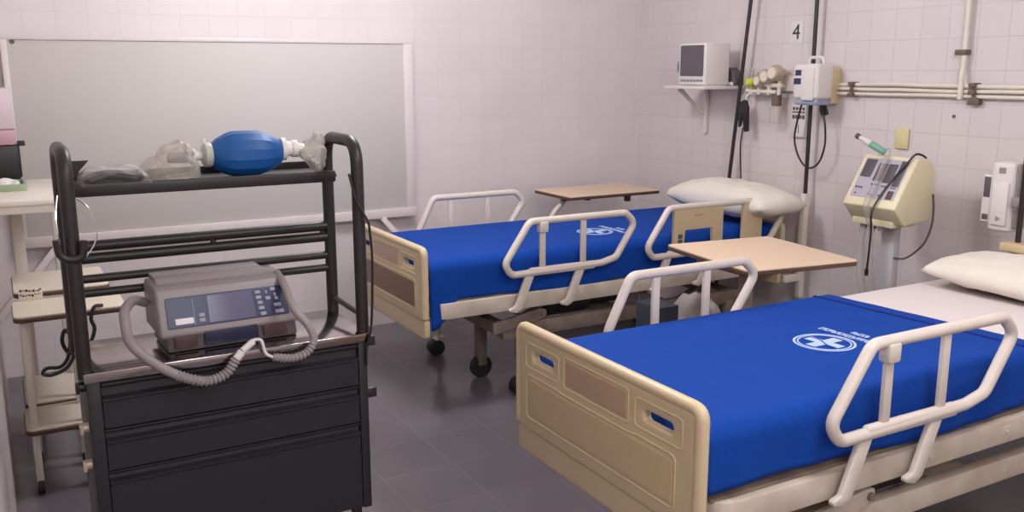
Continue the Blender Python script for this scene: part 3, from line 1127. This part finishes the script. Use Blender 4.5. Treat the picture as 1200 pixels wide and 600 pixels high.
def crumple(mb, amp, fr, seed):
    for v in mb.bm.verts:
        d = Vector((noise.noise(v.co * fr + Vector((seed, 0, 0))), noise.noise(v.co * fr + Vector((0, seed, 9))), noise.noise(v.co * fr + Vector((5, 2, seed)))))
        v.co += d * amp
    return mb


m = MB()   # clear cushioned face mask, lying on its side, bagged in plastic film
m.lathe([(0.016, 0.0), (0.052, 0.004), (0.060, 0.02), (0.058, 0.05), (0.05, 0.08), (0.036, 0.115), (0.02, 0.14), (0.008, 0.148)], (0.496, 2.75, SZ + 0.060), Matrix.Rotation(math.radians(-106), 3, 'Y') , 30)
bmesh.ops.subdivide_edges(m.bm, edges=m.bm.edges[:], cuts=1, use_grid_fill=True, smooth=0.4)
crumple(m, 0.022, 22, 3)
crumple(m, 0.007, 70, 5)
for v in m.bm.verts:
    v.co.z = max(v.co.z, SZ + 0.003)
m.build('face_mask', M['clear_dense'], ab, angle=50)
m = MB()
m.lathe([(0.014, -0.012), (0.02, 0.0), (0.034, 0.015), (0.052, 0.028), (0.058, 0.042), (0.045, 0.056), (0.03, 0.06)], (0.818, 2.755, SZ + 0.062), Matrix(((0, 0, 1), (0, 1, 0), (-1, 0, 0))), 26)
bmesh.ops.subdivide_edges(m.bm, edges=m.bm.edges[:], cuts=1, use_grid_fill=True, smooth=0.4)
crumple(m, 0.020, 26, 7)
crumple(m, 0.007, 70, 2)
for v in m.bm.verts:
    v.co.z = max(v.co.z, SZ + 0.003)
m.build('reservoir_film', M['clear_dense'], ab, angle=50)

# clear bag with dark tubing at the left of that shelf
pb = thing('plastic_bag', (0.30, 2.76, SZ), 'flat clear plastic bag with dark contents at the left of the trolley shelf', 'bag')
m = MB()
def bagtop(u, v):
    a, b = -1 + 2 * u, -1 + 2 * v
    k = (max(0, 1 - a ** 4) * max(0, 1 - b ** 4)) ** 0.5
    p = Vector((0.282 + a * 0.09, 2.765 + b * 0.085, SZ + 0.004 + 0.045 * k))
    p.z += 0.012 * noise.noise(p * 30) * k
    return p
m.grid(26, 20, bagtop)
m.build('film', M['clear'], pb, angle=25)
m = MB()
m.tube(smooth_path([(0.215, 2.72, SZ + 0.014), (0.27, 2.74, SZ + 0.024), (0.335, 2.73, SZ + 0.015), (0.345, 2.77, SZ + 0.016), (0.28, 2.79, SZ + 0.024), (0.22, 2.78, SZ + 0.015), (0.23, 2.82, SZ + 0.014), (0.335, 2.81, SZ + 0.014)]), 0.0125, 10)
m.build('contents', M['black_plastic'], pb)

# ------------------------------------------------------------ left side: utility table, two tray stands
ut = thing('utility_table', (0.08, 4.55, 0), 'tall ivory table in the left corner behind the black trolley', 'table')
m = MB()
m.bx((LX + 0.005, 4.15, 1.062), (0.265, 4.95, 1.085), 0.004)
m.bx((LX + 0.005, 4.16, 1.03), (0.255, 4.185, 1.062), 0.003)
m.bx((0.23, 4.16, 1.03), (0.255, 4.94, 1.062), 0.003)
m.build('tabletop', M['cabinet_white'], ut)
for xx, yy in ((0.055, 4.55), (0.232, 4.48), (0.232, 4.92)):
    m = MB()
    m.bx((xx - 0.024, yy - 0.02, 0), (xx + 0.024, yy + 0.02, 1.062), 0.004)
    m.build('leg', M['cabinet_white'], ut)

m = MB()
t = plate([rrect(-0.075, -0.11, 0.075, 0.11, 0.02), rrect(-0.062, -0.097, 0.062, 0.097, 0.015)[::-1]], 0.03, 0.002)
m.merge(t, Vector((0.035, 4.60, 1.10)))
m.bx((-0.035, 4.495, 1.085), (0.105, 4.705, 1.09), 0.001)
tr = tag(m.build('tray', M['tray_green']), 'green tray at the front of the tall ivory corner table', 'tray')
m = MB()
def fold(u, v):
    return Vector((-0.02 + 0.105 * u, 4.51 + 0.17 * v, 1.105 + 0.020 * noise.noise(Vector((u * 4, v * 4, 1))) + 0.022 * math.sin(PI * u) * math.sin(PI * v)))
m.grid(16, 20, fold)
tag(m.build('gauze', M['white_plastic'], solid=0.004), 'crumpled pale cloth lying in the green tray', 'cloth')
ob = thing('organizer_box', (0.02, 4.83, 1.085), 'black open box on the corner table behind the green tray', 'box')
m = MB()
m.bx((-0.045, 4.735, 1.086), (0.095, 4.93, 1.265), 0.006)
m.build('body', M['black_plastic'], ob)
m = MB()
m.bx((0.093, 4.74, 1.12), (0.102, 4.76, 1.27), 0.002)
m.bx((0.093, 4.735, 1.262), (0.125, 4.765, 1.285), 0.003)
m.build('handle', M['black_plastic'], ob)
m = MB()
m.prism([(-0.05, 1.266), (0.088, 1.266), (0.094, 1.335), (-0.052, 1.335)], 'y', 4.74, 4.92, 0.008)
tag(m.build('storage_bin', M['pink']), 'mauve plastic bin stacked on the black box in the left corner', 'bin')
m = MB()
m.prism([(-0.05, 1.336), (0.095, 1.336), (0.082, 1.52), (-0.052, 1.52)], 'y', 4.745, 4.90, 0.008)
tag(m.build('storage_bin', M['pale_pink']), 'pale tall bin topmost of the stack in the left corner', 'bin')


def tray_stand(x0, x1, y0, y1, z, zl, label, front):
    r = thing('tray_stand', ((x0 + x1) / 2, (y0 + y1) / 2, 0), label, 'stand', 'cream tray stands')
    for zz, xe in ((z, x1), (zl, x0 + 0.24)):
        m = MB()
        m.merge(plate([rrect(x0, y0, xe, y1, 0.03)], 0.008, 0.002), Vector((0, 0, zz - 0.004)))
        t = m.build('shelf', M['shelf_cream'], r)
        m = MB()
        m.merge(plate([rrect(x0 - 0.003, y0 - 0.003, xe + 0.003, y1 + 0.003, 0.032)], 0.016, 0.004), Vector((0, 0, zz - 0.0165)))
        m.build('edge_band', M['brown_edge'], t)
    for xx, yy in ((x0 + 0.03, y0 + 0.03), (x0 + 0.205, y0 + 0.03), (x0 + 0.03, y1 - 0.03), (x0 + 0.205, y1 - 0.03)):
        m = MB()
        m.bx((xx - 0.013, yy - 0.013, 0.05), (xx + 0.013, yy + 0.013, zl - 0.024), 0.003)
        m.bx((xx - 0.013, yy - 0.013, zl), (xx + 0.013, yy + 0.013, z - 0.024), 0.003)
        l = m.build('leg', M['cabinet_white'], r)
        m = MB()
        m.cyl((xx - 0.012, yy, 0.03), (xx + 0.012, yy, 0.03), 0.03, 16, 0.004)
        m.build('caster', M['rubber'], l)
    return r


tray_stand(0.0, 0.385, 3.72, 3.995, 0.71, 0.27, 'cream two-shelf stand behind the left end of the black trolley', True)
tray_stand(0.01, 0.36, 4.035, 4.43, 0.735, 0.27, 'cream two-shelf stand partly under the ivory corner table', False)
# paper label taped on the rear lip of the front stand
m = MB()
m.bx((0.026, 3.985, 0.7105), (0.110, 3.9865, 0.762), 0.0003)
pp = tag(m.build('paper_note', M['paper']), 'small handwritten paper note standing on the cream stand at the left', 'note')
m = MB()
rng = random.Random(5)
for zz in (0.750, 0.732):
    x = 0.031
    while x < 0.102:
        w = rng.uniform(0.003, 0.010)
        m.box((x + w / 2, 3.9846, zz + rng.uniform(-0.003, 0.003)), (w, 0.0006, rng.uniform(0.003, 0.010)), 0, Matrix.Rotation(rng.uniform(-0.5, 0.5), 3, 'Y'))
        x += w + 0.002
m.build('handwriting', M['ink'], pp)
# coil of black cable between the stand and the cart
m = MB()
m.tube(smooth_path([(0.30, 3.74, 0.716), (0.27, 3.70, 0.722), (0.255, 3.69, 0.68), (0.263, 3.685, 0.64), (0.240, 3.68, 0.585), (0.205, 3.685, 0.555), (0.165, 3.69, 0.565), (0.150, 3.69, 0.61), (0.165, 3.685, 0.65),
                    (0.187, 3.68, 0.60), (0.185, 3.675, 0.555), (0.155, 3.67, 0.510), (0.105, 3.67, 0.490), (0.075, 3.675, 0.497), (0.090, 3.68, 0.515), (0.135, 3.685, 0.512), (0.165, 3.69, 0.545), (0.180, 3.695, 0.62),
                    (0.195, 3.69, 0.68), (0.215, 3.70, 0.722), (0.24, 3.74, 0.717)]), 0.007, 8)
tag(m.build('cable_coil', M['black_plastic']), 'black cable looped over the edge of the cream two-shelf stand', 'cable')

# ------------------------------------------------------------ right wall: shelf, patient monitor
sh = thing('wall_shelf', (3.9, 4.46, 1.478), 'white wall shelf in the far right corner carrying the patient monitor', 'shelf')
m = MB()
m.bx((3.72, 4.275, 1.478), (WX - 0.002, 4.66, 1.497), 0.003)
m.build('board', M['white_plastic'], sh)
m = MB()
m.bx((WX - 0.03, 4.60, 1.19), (WX - 0.002, 4.625, 1.478), 0.003)
m.prism([(WX - 0.012, 1.30), (WX - 0.03, 1.30), (3.80, 1.466), (3.80, 1.478), (3.83, 1.478)], 'y', 4.604, 4.621, 0.002)
m.build('bracket', M['pipe'], sh)
mo = thing('patient_monitor', (3.87, 4.43, 1.497), 'boxy white patient monitor on the white wall shelf', 'monitor')
m = MB()
m.bx((3.745, 4.30, 1.502), (3.935, 4.548, 1.752), 0.010, 3)
m.bx((3.76, 4.31, 1.4972), (3.92, 4.54, 1.504), 0.002)
hs = m.build('housing', M['white_plastic'], mo)
m = MB()
m.merge(plate([rrect(-0.105, 1.555, 0.105, 1.738, 0.008)], 0.008, 0.002), Vector((3.745, 4.424, 0)), R_YZ)
m.build('screen', M['screen'], hs)
for k in range(7):
    m = MB()
    m.merge(plate([rrect(-0.011, 1.522, 0.011, 1.536, 0.003)], 0.008, 0.002), Vector((3.744, 4.335 + k * 0.0295, 0)), R_YZ)
    m.build('button', M['grey_plastic'], hs)
for k in range(3):
    m = MB()
    m.tube(smooth_path([(3.80, 4.55, 1.64 - k * 0.02), (3.78, 4.575, 1.65 - k * 0.015), (3.78, 4.60, 1.62 - 0.02 * k), (3.79, 4.575, 1.575), (3.80, 4.55, 1.54 - k * 0.015)]), 0.003, 6)
    m.build('lead_cable', M['grey_plastic'], mo)
m = MB()
m.merge(plate([[(0.0, 1.4975), (0.11, 1.4975), (0.11, 1.53), (0.095, 1.58), (0.06, 1.605), (0.0, 1.605)]], 0.07, 0.006), Vector((3.995, 4.395, 0)), Matrix(((0, 0, -1), (-1, 0, 0), (0, 1, 0))))
o = m.build('transducer', M['dark_grey'])
tag(o, 'rounded grey device standing behind the patient monitor on the shelf', 'device')
m = MB()
m.cyl((3.96, 4.29, 1.509), (3.96, 4.345, 1.509), 0.0115, 14, 0.003)
m.tube(smooth_path([(3.96, 4.345, 1.509), (3.93, 4.29, 1.508)]), 0.004, 6)
tag(m.build('cable_plug', M['white_plastic']), 'small white plug lying at the right end of the monitor shelf', 'plug')


# IV poles
def iv_pole(p0, p1, label, hooks=True):
    r = thing('iv_pole', p0, label, 'pole', 'dark poles')
    p0, p1 = Vector(p0), Vector(p1)
    m = MB()
    m.tube([p0, p1], 0.0115, 12)
    p = m.build('rod', M['black_paint'], r)
    m = MB()
    for s in ((-1, 1) if hooks else ()):
        m.tube(fillet([p1, p1 + Vector((0, s * 0.09, 0.0)), p1 + Vector((0, s * 0.11, 0.05))], 0.02), 0.006, 8)
    if hooks:
        m.build('hook', M['black_paint'], r)
    else:
        m.cyl(p1 - Vector((0, 0, 0.02)), p1 + Vector((0, 0, 0.012)), 0.015, 14, 0.003)
        m.build('cap', M['black_paint'], r)
    return r


iv_pole((3.965, 4.395, 0.0), (3.965, 4.13, 2.42), 'leaning black pole between the wall shelf and the gas outlets')
pr = iv_pole((3.985, 3.690, 0.35), (3.985, 3.690, 2.4), 'upright black pole carrying the white infusion pump at the head of the farther bed')
m = MB()
m.bx((3.965, 3.672, 0.30), (4.005, 3.708, 0.905), 0.006)
m.bx((3.86, 3.675, 0.40), (3.97, 3.705, 0.44), 0.004)
m.build('socket', M['pipe'], pr)
pr = iv_pole((3.76, 2.290, 0.40), (3.76, 2.290, 1.33), 'short dark pole at the right edge, at the head of the nearer bed', False)
m = MB()
m.bx((3.71, 2.18, 0.835), (3.80, 2.34, 0.872), 0.006)
m.bx((3.735, 2.268, 0.385), (3.785, 2.312, 0.84), 0.004)
m.build('socket', M['beige_panel'], pr)

# infusion pump on the upright pole
ip = thing('infusion_pump', (3.90, 3.63, 1.42), 'rounded white infusion pump clamped on the upright pole below the number 4', 'infusion pump')
m = MB()
m.bx((3.845, 3.525, 1.435), (3.968, 3.700, 1.625), 0.020, 4)
b = m.build('housing', M['white_plastic'], ip)
m = MB()
m.bx((3.835, 3.545, 1.43), (3.85, 3.628, 1.60), 0.006, 3)
m.build('door', M['white_plastic'], b)
for q in ((3.640, 1.562, 3.680, 1.592), (3.640, 1.515, 3.688, 1.548)):
    m = MB()
    m.merge(plate([rrect(*q, 0.004)], 0.006, 0.001), Vector((3.8445, 0, 0)), R_YZ)
    m.build('display', M['navy'], b)
m = MB()
m.bx((3.85, 3.53, 1.405), (3.965, 3.685, 1.437), 0.010, 3)
m.build('lower_tray', M['blue_grey'], b)
m = MB()
m.tube(fillet([(3.92, 3.555, 1.62), (3.92, 3.56, 1.658), (3.92, 3.655, 1.658), (3.92, 3.66, 1.62)], 0.025), 0.009, 10)
m.build('handle', M['white_plastic'], b)
m = MB()
m.bx((3.967, 3.67, 1.48), (4.003, 3.71, 1.56), 0.004)
m.build('pole_clamp', M['dark_grey'], ip)

# pump / wall controller at right
ip2 = thing('infusion_pump', (3.86, 2.42, 0.9), 'narrow white infusion pump at the right edge above the nearer pillow', 'infusion pump')
m = MB()
m.bx((3.80, 2.362, 0.895), (3.93, 2.468, 1.20), 0.018, 4)
b2 = m.build('housing', M['white_plastic'], ip2)
m = MB()
m.bx((3.788, 2.375, 0.925), (3.804, 2.450, 1.115), 0.006)
m.build('door', M['white_plastic'], b2)
m = MB()
m.bx((3.815, 2.466, 0.93), (3.86, 2.510, 1.14), 0.005)
sd = m.build('side_module', M['white_plastic'], ip2)
for lo, hi in (((3.811, 2.474, 1.04), (3.817, 2.503, 1.13)), ((3.811, 2.474, 0.94), (3.817, 2.50, 0.965))):
    m = MB()
    m.bx(lo, hi, 0.002)
    m.build('display', M['screen'], sd)
m = MB()
m.bx((3.815, 2.342, 0.915), (3.925, 2.364, 1.195), 0.008, 3)
m.build('side_cover', M['grey_plastic'], ip2)
for lp, at in (([(0.012, 0.0), (-0.008, 0.011), (-0.008, -0.011)], (3.787, 2.41, 0.955)), (rrect(-0.015, -0.012, 0.015, 0.012, 0.004), (3.799, 2.415, 1.165))):
    m = MB()
    m.merge(plate([lp], 0.004), Vector(at), R_YZm)
    m.build('button', M['grey_plastic'], b2)
m = MB()
m.bx((3.765, 2.300, 1.02), (3.84, 2.343, 1.06), 0.003)
m.build('pole_clamp', M['grey_plastic'], ip2)

# ------------------------------------------------------------ gas outlets and suction between the poles
go = thing('gas_outlet', (4.02, 4.02, 1.52), 'cluster of beige gas flow meters on the wall beside the infusion pump', 'gas outlet')
m = MB()
m.bx((4.015, 3.75, 1.47), (WX - 0.002, 4.19, 1.56), 0.006)
m.build('backplate', M['pipe'], go)
for yy, zz, rr in ((3.93, 1.575, 0.045), (3.99, 1.555, 0.042), (4.05, 1.53, 0.034)):
    m = MB()
    m.lathe([(0.0, -0.07), (rr * 0.8, -0.07), (rr, -0.058), (rr, -0.02), (rr * 0.5, -0.01), (rr * 0.5, 0.03)], (3.985, yy, zz), RX, 22)
    g = m.build('gauge', M['brass'], go)
    m = MB()
    m.lathe([(0.0, -0.073), (rr * 0.7, -0.073), (rr * 0.7, -0.069), (0.0, -0.069)], (3.985, yy, zz), RX, 22)
    m.build('dial', M['paper'], g)
m = MB()
m.cyl((3.97, 3.90, 1.50), (3.97, 4.16, 1.52), 0.014, 14, 0.003)
m.cyl((3.97, 3.94, 1.465), (3.97, 4.18, 1.47), 0.012, 14, 0.003)
for yy in (3.92, 4.0, 4.08, 4.14):
    m.cyl((3.96, yy, 1.50), (4.02, yy, 1.50), 0.010, 12)
    m.cyl((3.97, yy, 1.45), (3.97, yy, 1.53), 0.011, 12)
m.build('manifold', M['pipe'], go)
m = MB()
m.cyl((3.95, 4.11, 1.52), (3.92, 4.14, 1.52), 0.026, 16, 0.006)
m.build('knob', M['yellow'], go)
m = MB()
m.cyl((3.99, 4.165, 1.43), (3.99, 4.165, 1.59), 0.010, 12)
m.cyl((3.99, 4.165, 1.56), (3.99, 4.165, 1.60), 0.015, 12)
m.build('flow_tube', M['clear_dense'], go)
m = MB()
m.cyl((3.98, 3.945, 1.385), (3.98, 3.945, 1.455), 0.028, 18, 0.004)
j = m.build('jar_lid', M['clamp'], go)
m = MB()
m.lathe([(0.0, 1.285), (0.030, 1.285), (0.036, 1.295), (0.036, 1.375), (0.026, 1.388), (0.0, 1.388)], (3.98, 3.945, 0.0), None, 22)
m.build('suction_jar', M['clear_dense'], go)
# BP cuffs / probes hanging from the manifold
hc = thing('pressure_cuff', (3.965, 4.17, 1.35), 'black cuff and leads hanging beside the leaning pole', 'cuff')
m = MB()
m.prism([(4.205, 1.405), (4.165, 1.42), (4.14, 1.37), (4.135, 1.23), (4.165, 1.225), (4.185, 1.33), (4.20, 1.26), (4.215, 1.25), (4.22, 1.36)], 'x', 3.945, 3.962, 0.003)
m.build('cuff', M['black_plastic'], hc)
m = MB()
m.tube(smooth_path([(3.953, 4.18, 1.25), (3.953, 4.195, 1.15), (3.955, 4.19, 1.05), (3.96, 4.185, 0.94), (3.96, 4.185, 0.85)]), 0.004, 8)
m.build('cord', M['black_plastic'], hc)
m = MB()
m.tube(smooth_path([(3.953, 4.17, 1.40), (3.955, 4.16, 1.44), (3.97, 4.15, 1.46)]), 0.006, 8)
m.build('strap', M['white_plastic'], hc)

# card of lettering and charger hanging below the pump
m = MB()
m.bx((4.022, 3.755, 1.215), (WX - 0.002, 3.865, 1.40), 0.003)
wc = tag(m.build('wall_chart', M['white_plastic']), 'small white chart on the wall under the infusion pump', 'chart')
for zz, hh, ww in ((1.375, 0.018, 0.012), (1.355, 0.008, 0.020), (1.328, 0.022, 0.016)):
    m = MB()
    m.box((4.0215, 3.81, zz), (0.002, 0.092, hh * 0.25))
    for k in range(4):
        m.box((4.021, 3.773 + k * 0.0245, zz), (0.002, ww, hh))
    m.build('printed_row', M['dark_grey'], wc)
m = MB()
m.box((4.021, 3.805, 1.262), (0.002, 0.004, 0.05))
m.build('printed_mark', M['dark_grey'], wc)
m = MB()
pts = smooth_path([(3.950, 3.72, 1.412), (3.955, 3.755, 1.30), (3.955, 3.765, 1.20), (3.955, 3.72, 1.10), (3.955, 3.65, 1.055), (3.955, 3.58, 1.09), (3.955, 3.545, 1.19), (3.957, 3.555, 1.30), (3.962, 3.58, 1.36)])
m.tube(pts, 0.0055, 8)
pc = tag(m.build('power_cord', M['black_plastic']), 'black power cord looped below the infusion pump on the upright pole', 'cord')
m = MB()
m.prism([(3.61, 1.43), (3.59, 1.43), (3.555, 1.355), (3.59, 1.34), (3.61, 1.37)], 'x', 3.965, 3.985, 0.003)
m.build('plug', M['black_plastic'], pc)

# wall box, pipes and clamps
m = MB()
m.bx((3.975, 3.545, 1.41), (WX - 0.001, 3.655, 1.60), 0.005)
jb = tag(m.build('junction_box', M['beige_panel']), 'beige wall box where the three horizontal pipes start', 'box')
for z, r, d in ((1.516, 0.0105, 4.026), (1.492, 0.0095, 4.027), (1.468, 0.0095, 4.027)):
    m = MB()
    pts = [(d, 3.548 - k * 0.1, z + 0.004 * noise.noise(Vector((k * 0.4, z * 40, 0)))) for k in range(0, 26)]
    m.tube(pts, r, 12)
    nm = {1.516: 'topmost of the three ivory pipes along the right wall', 1.492: 'middle one of the three ivory pipes along the right wall', 1.468: 'lowest of the three ivory pipes along the right wall'}[z]
    tag(m.build('wall_pipe', M['pipe']), nm, 'pipe', 'ivory pipes on the right wall')
m = MB()
m.tube(fillet([(4.010, 2.800, 1.455), (4.010, 2.800, 1.56), (4.022, 2.805, 1.60), (4.022, 2.805, 2.88)], 0.02), 0.0125, 12)
tag(m.build('wall_pipe', M['pipe']), 'vertical ivory pipe rising from the three horizontal pipes', 'pipe', 'ivory pipes on the right wall')
for yy, z0, z1, lab in ((3.435, 1.452, 1.530, 'dark clamp on the pipes nearest the beige wall box'), (2.735, 1.478, 1.532, 'dark clamp on the pipes just right of the vertical pipe')):
    m = MB()
    m.bx((3.995, yy - 0.012, z1 - 0.022), (WX - 0.001, yy + 0.018, z1), 0.003)
    m.bx((3.995, yy - 0.012, z0), (WX - 0.001, yy + 0.018, z0 + 0.02), 0.003)
    m.bx((4.003, yy - 0.006, z0), (4.012, yy + 0.012, z1), 0.002)
    tag(m.build('pipe_clamp', M['clamp']), lab, 'clamp', 'pipe clamps')
m = MB()
m.bx((4.004, 2.790, 1.66), (WX - 0.001, 2.835, 1.685), 0.003)
m.bx((4.008, 2.833, 1.66), (4.02, 2.848, 1.685), 0.002)
tag(m.build('pipe_clamp', M['clamp']), 'dark clamp halfway up the vertical pipe', 'clamp', 'pipe clamps')
m = MB()
m.prism([(2.74, 1.475), (2.725, 1.475), (2.705, 1.445), (2.71, 1.43), (2.765, 1.43), (2.765, 1.445)], 'x', 4.015, WX - 0.001, 0.003)
tag(m.build('wall_hook', M['clamp']), 'small dark bracket hanging below the pipes on the right wall', 'hook')

# number sign and wall plates
sg = thing('bed_number_sign', (4.04, 3.885, 1.796), 'small white sign with the number 4 high on the right wall', 'sign')
m = MB()
m.bx((WX - 0.004, 3.84, 1.735), (WX - 0.0005, 3.93, 1.86), 0.0008)
m.build('card', M['white_plastic'], sg)
m = MB()
m.merge(text_bm('4', 0.12, 0.0008), Vector((WX - 0.005, 3.885, 1.80)), R_YZm)
m.build('numeral', M['ink'], sg)
m = MB()
m.bx((4.035, 3.085, 1.195), (WX - 0.001, 3.165, 1.30), 0.006)
tag(m.build('blank_plate', M['plate']), 'yellowed blank outlet plate above the ivory ventilator', 'plate')
m = MB()
m.cyl((WX - 0.006, 2.848, 1.372), (WX - 0.0005, 2.848, 1.372), 0.008, 12)
tag(m.build('wall_plug', M['clamp']), 'small dark screw plug in the right wall below the pipes', 'plug')

# ------------------------------------------------------------ ventilator on its stand
VY0, VY1 = 2.765, 3.065
ve = thing('ventilator', (3.70, 2.915, 0), 'ivory ventilator with a sloping control panel between the two beds', 'ventilator')
side = [(3.565, 0.962), (3.640, 0.878), (3.835, 0.895), (3.835, 1.13), (3.80, 1.178), (3.705, 1.192)]
m = MB()
m.prism(side, 'y', VY0, VY1, 0.008, 3)
vb = m.build('housing', M['vent'], ve)
pa, pb_ = Vector((3.565, 0, 0.962)), Vector((3.705, 0, 1.192))
up = (pb_ - pa).normalized()
nr = Vector((-up.z, 0, up.x))
SL = (pb_ - pa).length


def on_slope(y0, u0, y1, u1, lift, mt, name, parent, thick=0.004, r=0.004):
    """y is measured from the far edge (left in view) towards the near edge"""
    t = plate([rrect(y0, u0 * SL, y1, u1 * SL, r)], thick, min(0.001, thick / 3))
    Rm = Matrix(((0, up.x, nr.x), (-1, 0, 0), (0, up.z, nr.z)))
    mb = MB()
    mb.merge(t, Vector((pa.x, VY1, pa.z)) + nr * lift, Rm)
    return mb.build(name, M[mt], parent)


W = VY1 - VY0
vp = on_slope(0.025, 0.16, W - 0.03, 0.93, 0.001, 'vent_panel', 'control_panel', vb)
for (a, b, c, d) in ((0.032, 0.55, 0.092, 0.90), (0.112, 0.49, 0.160, 0.84), (0.168, 0.47, 0.218, 0.84), (0.228, 0.42, 0.264, 0.91)):
    on_slope(a, b, c, d, 0.0035, 'vent_dark', 'display', vb)
on_slope(0.225, 0.17, 0.258, 0.33, 0.0035, 'maroon', 'display', vb)
for k, (yy, uu) in enumerate(((0.04, 0.34), (0.055, 0.34), (0.07, 0.34), (0.05, 0.22), (0.12, 0.42), (0.135, 0.42), (0.15, 0.42), (0.125, 0.22), (0.14, 0.22), (0.18, 0.40), (0.195, 0.40), (0.21, 0.40), (0.185, 0.22), (0.2, 0.22), (0.235, 0.39), (0.25, 0.39))):
    on_slope(yy - 0.005, uu - 0.015, yy + 0.005, uu + 0.015, 0.004, 'vent_dark', 'knob', vb, 0.006, 0.004)
m = MB()
m.bx((3.625, VY0 + 0.05, 0.862), (3.78, VY1 - 0.015, 0.905), 0.006)
m.build('lower_manifold', M['vent'], ve)
m = MB()
m.bx((3.735, 2.885, 0.06), (3.785, 2.965, 0.865), 0.010)
m.build('column', M['column_grey'], ve)
m = MB()
for a in (45, 135, 225, 315):
    d = Vector((math.cos(math.radians(a)), math.sin(math.radians(a)), 0))
    m.tube([Vector((3.76, 2.91, 0.07)), Vector((3.76, 2.91, 0.055)) + d * 0.24], 0.016, 10)
    w = Vector((3.76, 2.91, 0.0225)) + d * 0.23
    m.cyl((w.x, w.y - 0.012, 0.0225), (w.x, w.y + 0.012, 0.0225), 0.0225, 14)
m.build('base', M['white_metal'], ve)
for yy in (3.00, 2.955):   # clear tubes below
    m = MB()
    m.tube(smooth_path([(3.66, yy, 0.868), (3.655, yy + 0.01, 0.80), (3.65, yy + 0.005, 0.70), (3.64, yy - 0.02, 0.58), (3.64, yy - 0.05, 0.45)]), 0.019, 12)
    m.build('breathing_hose', M['clear_tube'], ve)
for yy in (3.0, 2.955, 2.90):
    m = MB()
    m.cyl((3.66, yy, 0.88), (3.66, yy, 0.84), 0.02, 14, 0.003)
    m.build('hose_port', M['grey_plastic'], ve)
m = MB()   # clear hose draped over the face, from the elbow at top
off = nr * 0.018
m.tube(smooth_path([(3.69, 2.93, 1.225), Vector((3.70, 2.922, 1.19)) + off, Vector((3.66, 2.915, 1.118)) + off, Vector((3.60, 2.91, 1.02)) + off, Vector((3.56, 2.908, 0.962)) + off, (3.56, 2.905, 0.915), (3.585, 2.905, 0.86), (3.60, 2.905, 0.76), (3.61, 2.90, 0.60), (3.62, 2.90, 0.48)]), 0.0135, 12)
m.build('patient_hose', M['clear_tube'], ve)
# patient elbow: black cap, white connector, green piece
e0 = Vector((3.66, 3.09, 1.282))
e1 = Vector((3.69, 2.935, 1.205))
d = (e1 - e0)
m = MB()
m.cyl(e0, e0 + d * 0.13, 0.014, 14, 0.003)
m.build('hose_cap', M['dark_grey'], ve)
m = MB()
m.cyl(e0 + d * 0.10, e0 + d * 0.36, 0.011, 14, 0.003)
m.cyl(e0 + d * 0.30, e0 + d * 0.50, 0.015, 14, 0.003)
m.build('connector', M['white_plastic'], ve)
m = MB()
m.cyl(e0 + d * 0.48, e0 + d * 0.98, 0.0165, 14, 0.005)
m.build('green_valve', M['green'], ve)
m = MB()   # black cable over the panel edge
on = nr * 0.01
m.tube(smooth_path([(3.765, 2.772, 1.192), (3.74, 2.775, 1.205), (3.705, 2.785, 1.208), Vector((3.683, 2.805, 1.158)) + on, Vector((3.65, 2.835, 1.10)) + on, Vector((3.60, 2.862, 1.02)) + on, (3.545, 2.872, 0.94), (3.55, 2.872, 0.85), (3.55, 2.875, 0.74), (3.55, 2.88, 0.66)]), 0.005, 8)
cb = m.build('sensor_cable', M['black_plastic'], ve)
m = MB()
m.cyl((3.55, 2.88, 0.67), (3.55, 2.88, 0.635), 0.009, 12, 0.002)
m.build('cable_plug', M['black_plastic'], cb)
m = MB()
m.tube(smooth_path([(3.82, 2.758, 1.02), (3.825, 2.752, 0.95), (3.825, 2.755, 0.87), (3.815, 2.775, 0.79), (3.795, 2.81, 0.735), (3.77, 2.85, 0.70), (3.74, 2.895, 0.70)]), 0.005, 8)
m.build('rear_cable', M['dark_grey'], ve)

# ------------------------------------------------------------ things stored on the floor between the beds
m = MB()
m.bx((2.665, 3.32, 0.0), (2.785, 3.50, 0.49), 0.006)
tag(m.build('storage_box', M['dark_blue']), 'dark blue box on the floor between the beds, behind the nearer bed\'s rail', 'box')
m = MB()
def lump(u, v):
    a, b = u * 2 * PI, v * PI
    sx = math.copysign(abs(math.cos(a)) ** 0.6, math.cos(a))
    sy = math.copysign(abs(math.sin(a)) ** 0.6, math.sin(a))
    p = Vector((sx * math.sin(b) ** 0.5 * 0.14, sy * math.sin(b) ** 0.5 * 0.11, -math.cos(b) * 0.24))
    p *= 1 + 0.25 * noise.noise(p * 9) + 0.1 * noise.noise(p * 24)
    q = p + Vector((2.96, 3.42, 0.245))
    q.z = max(q.z, 0.0)
    return q
m.grid(36, 24, lump)
bmesh.ops.remove_doubles(m.bm, verts=m.bm.verts, dist=0.0005)
bmesh.ops.recalc_face_normals(m.bm, faces=m.bm.faces)
tag(m.build('linen_bundle', M['bundle'], angle=60), 'pale crumpled bundle on the floor between the beds, beside the dark blue box', 'bundle')
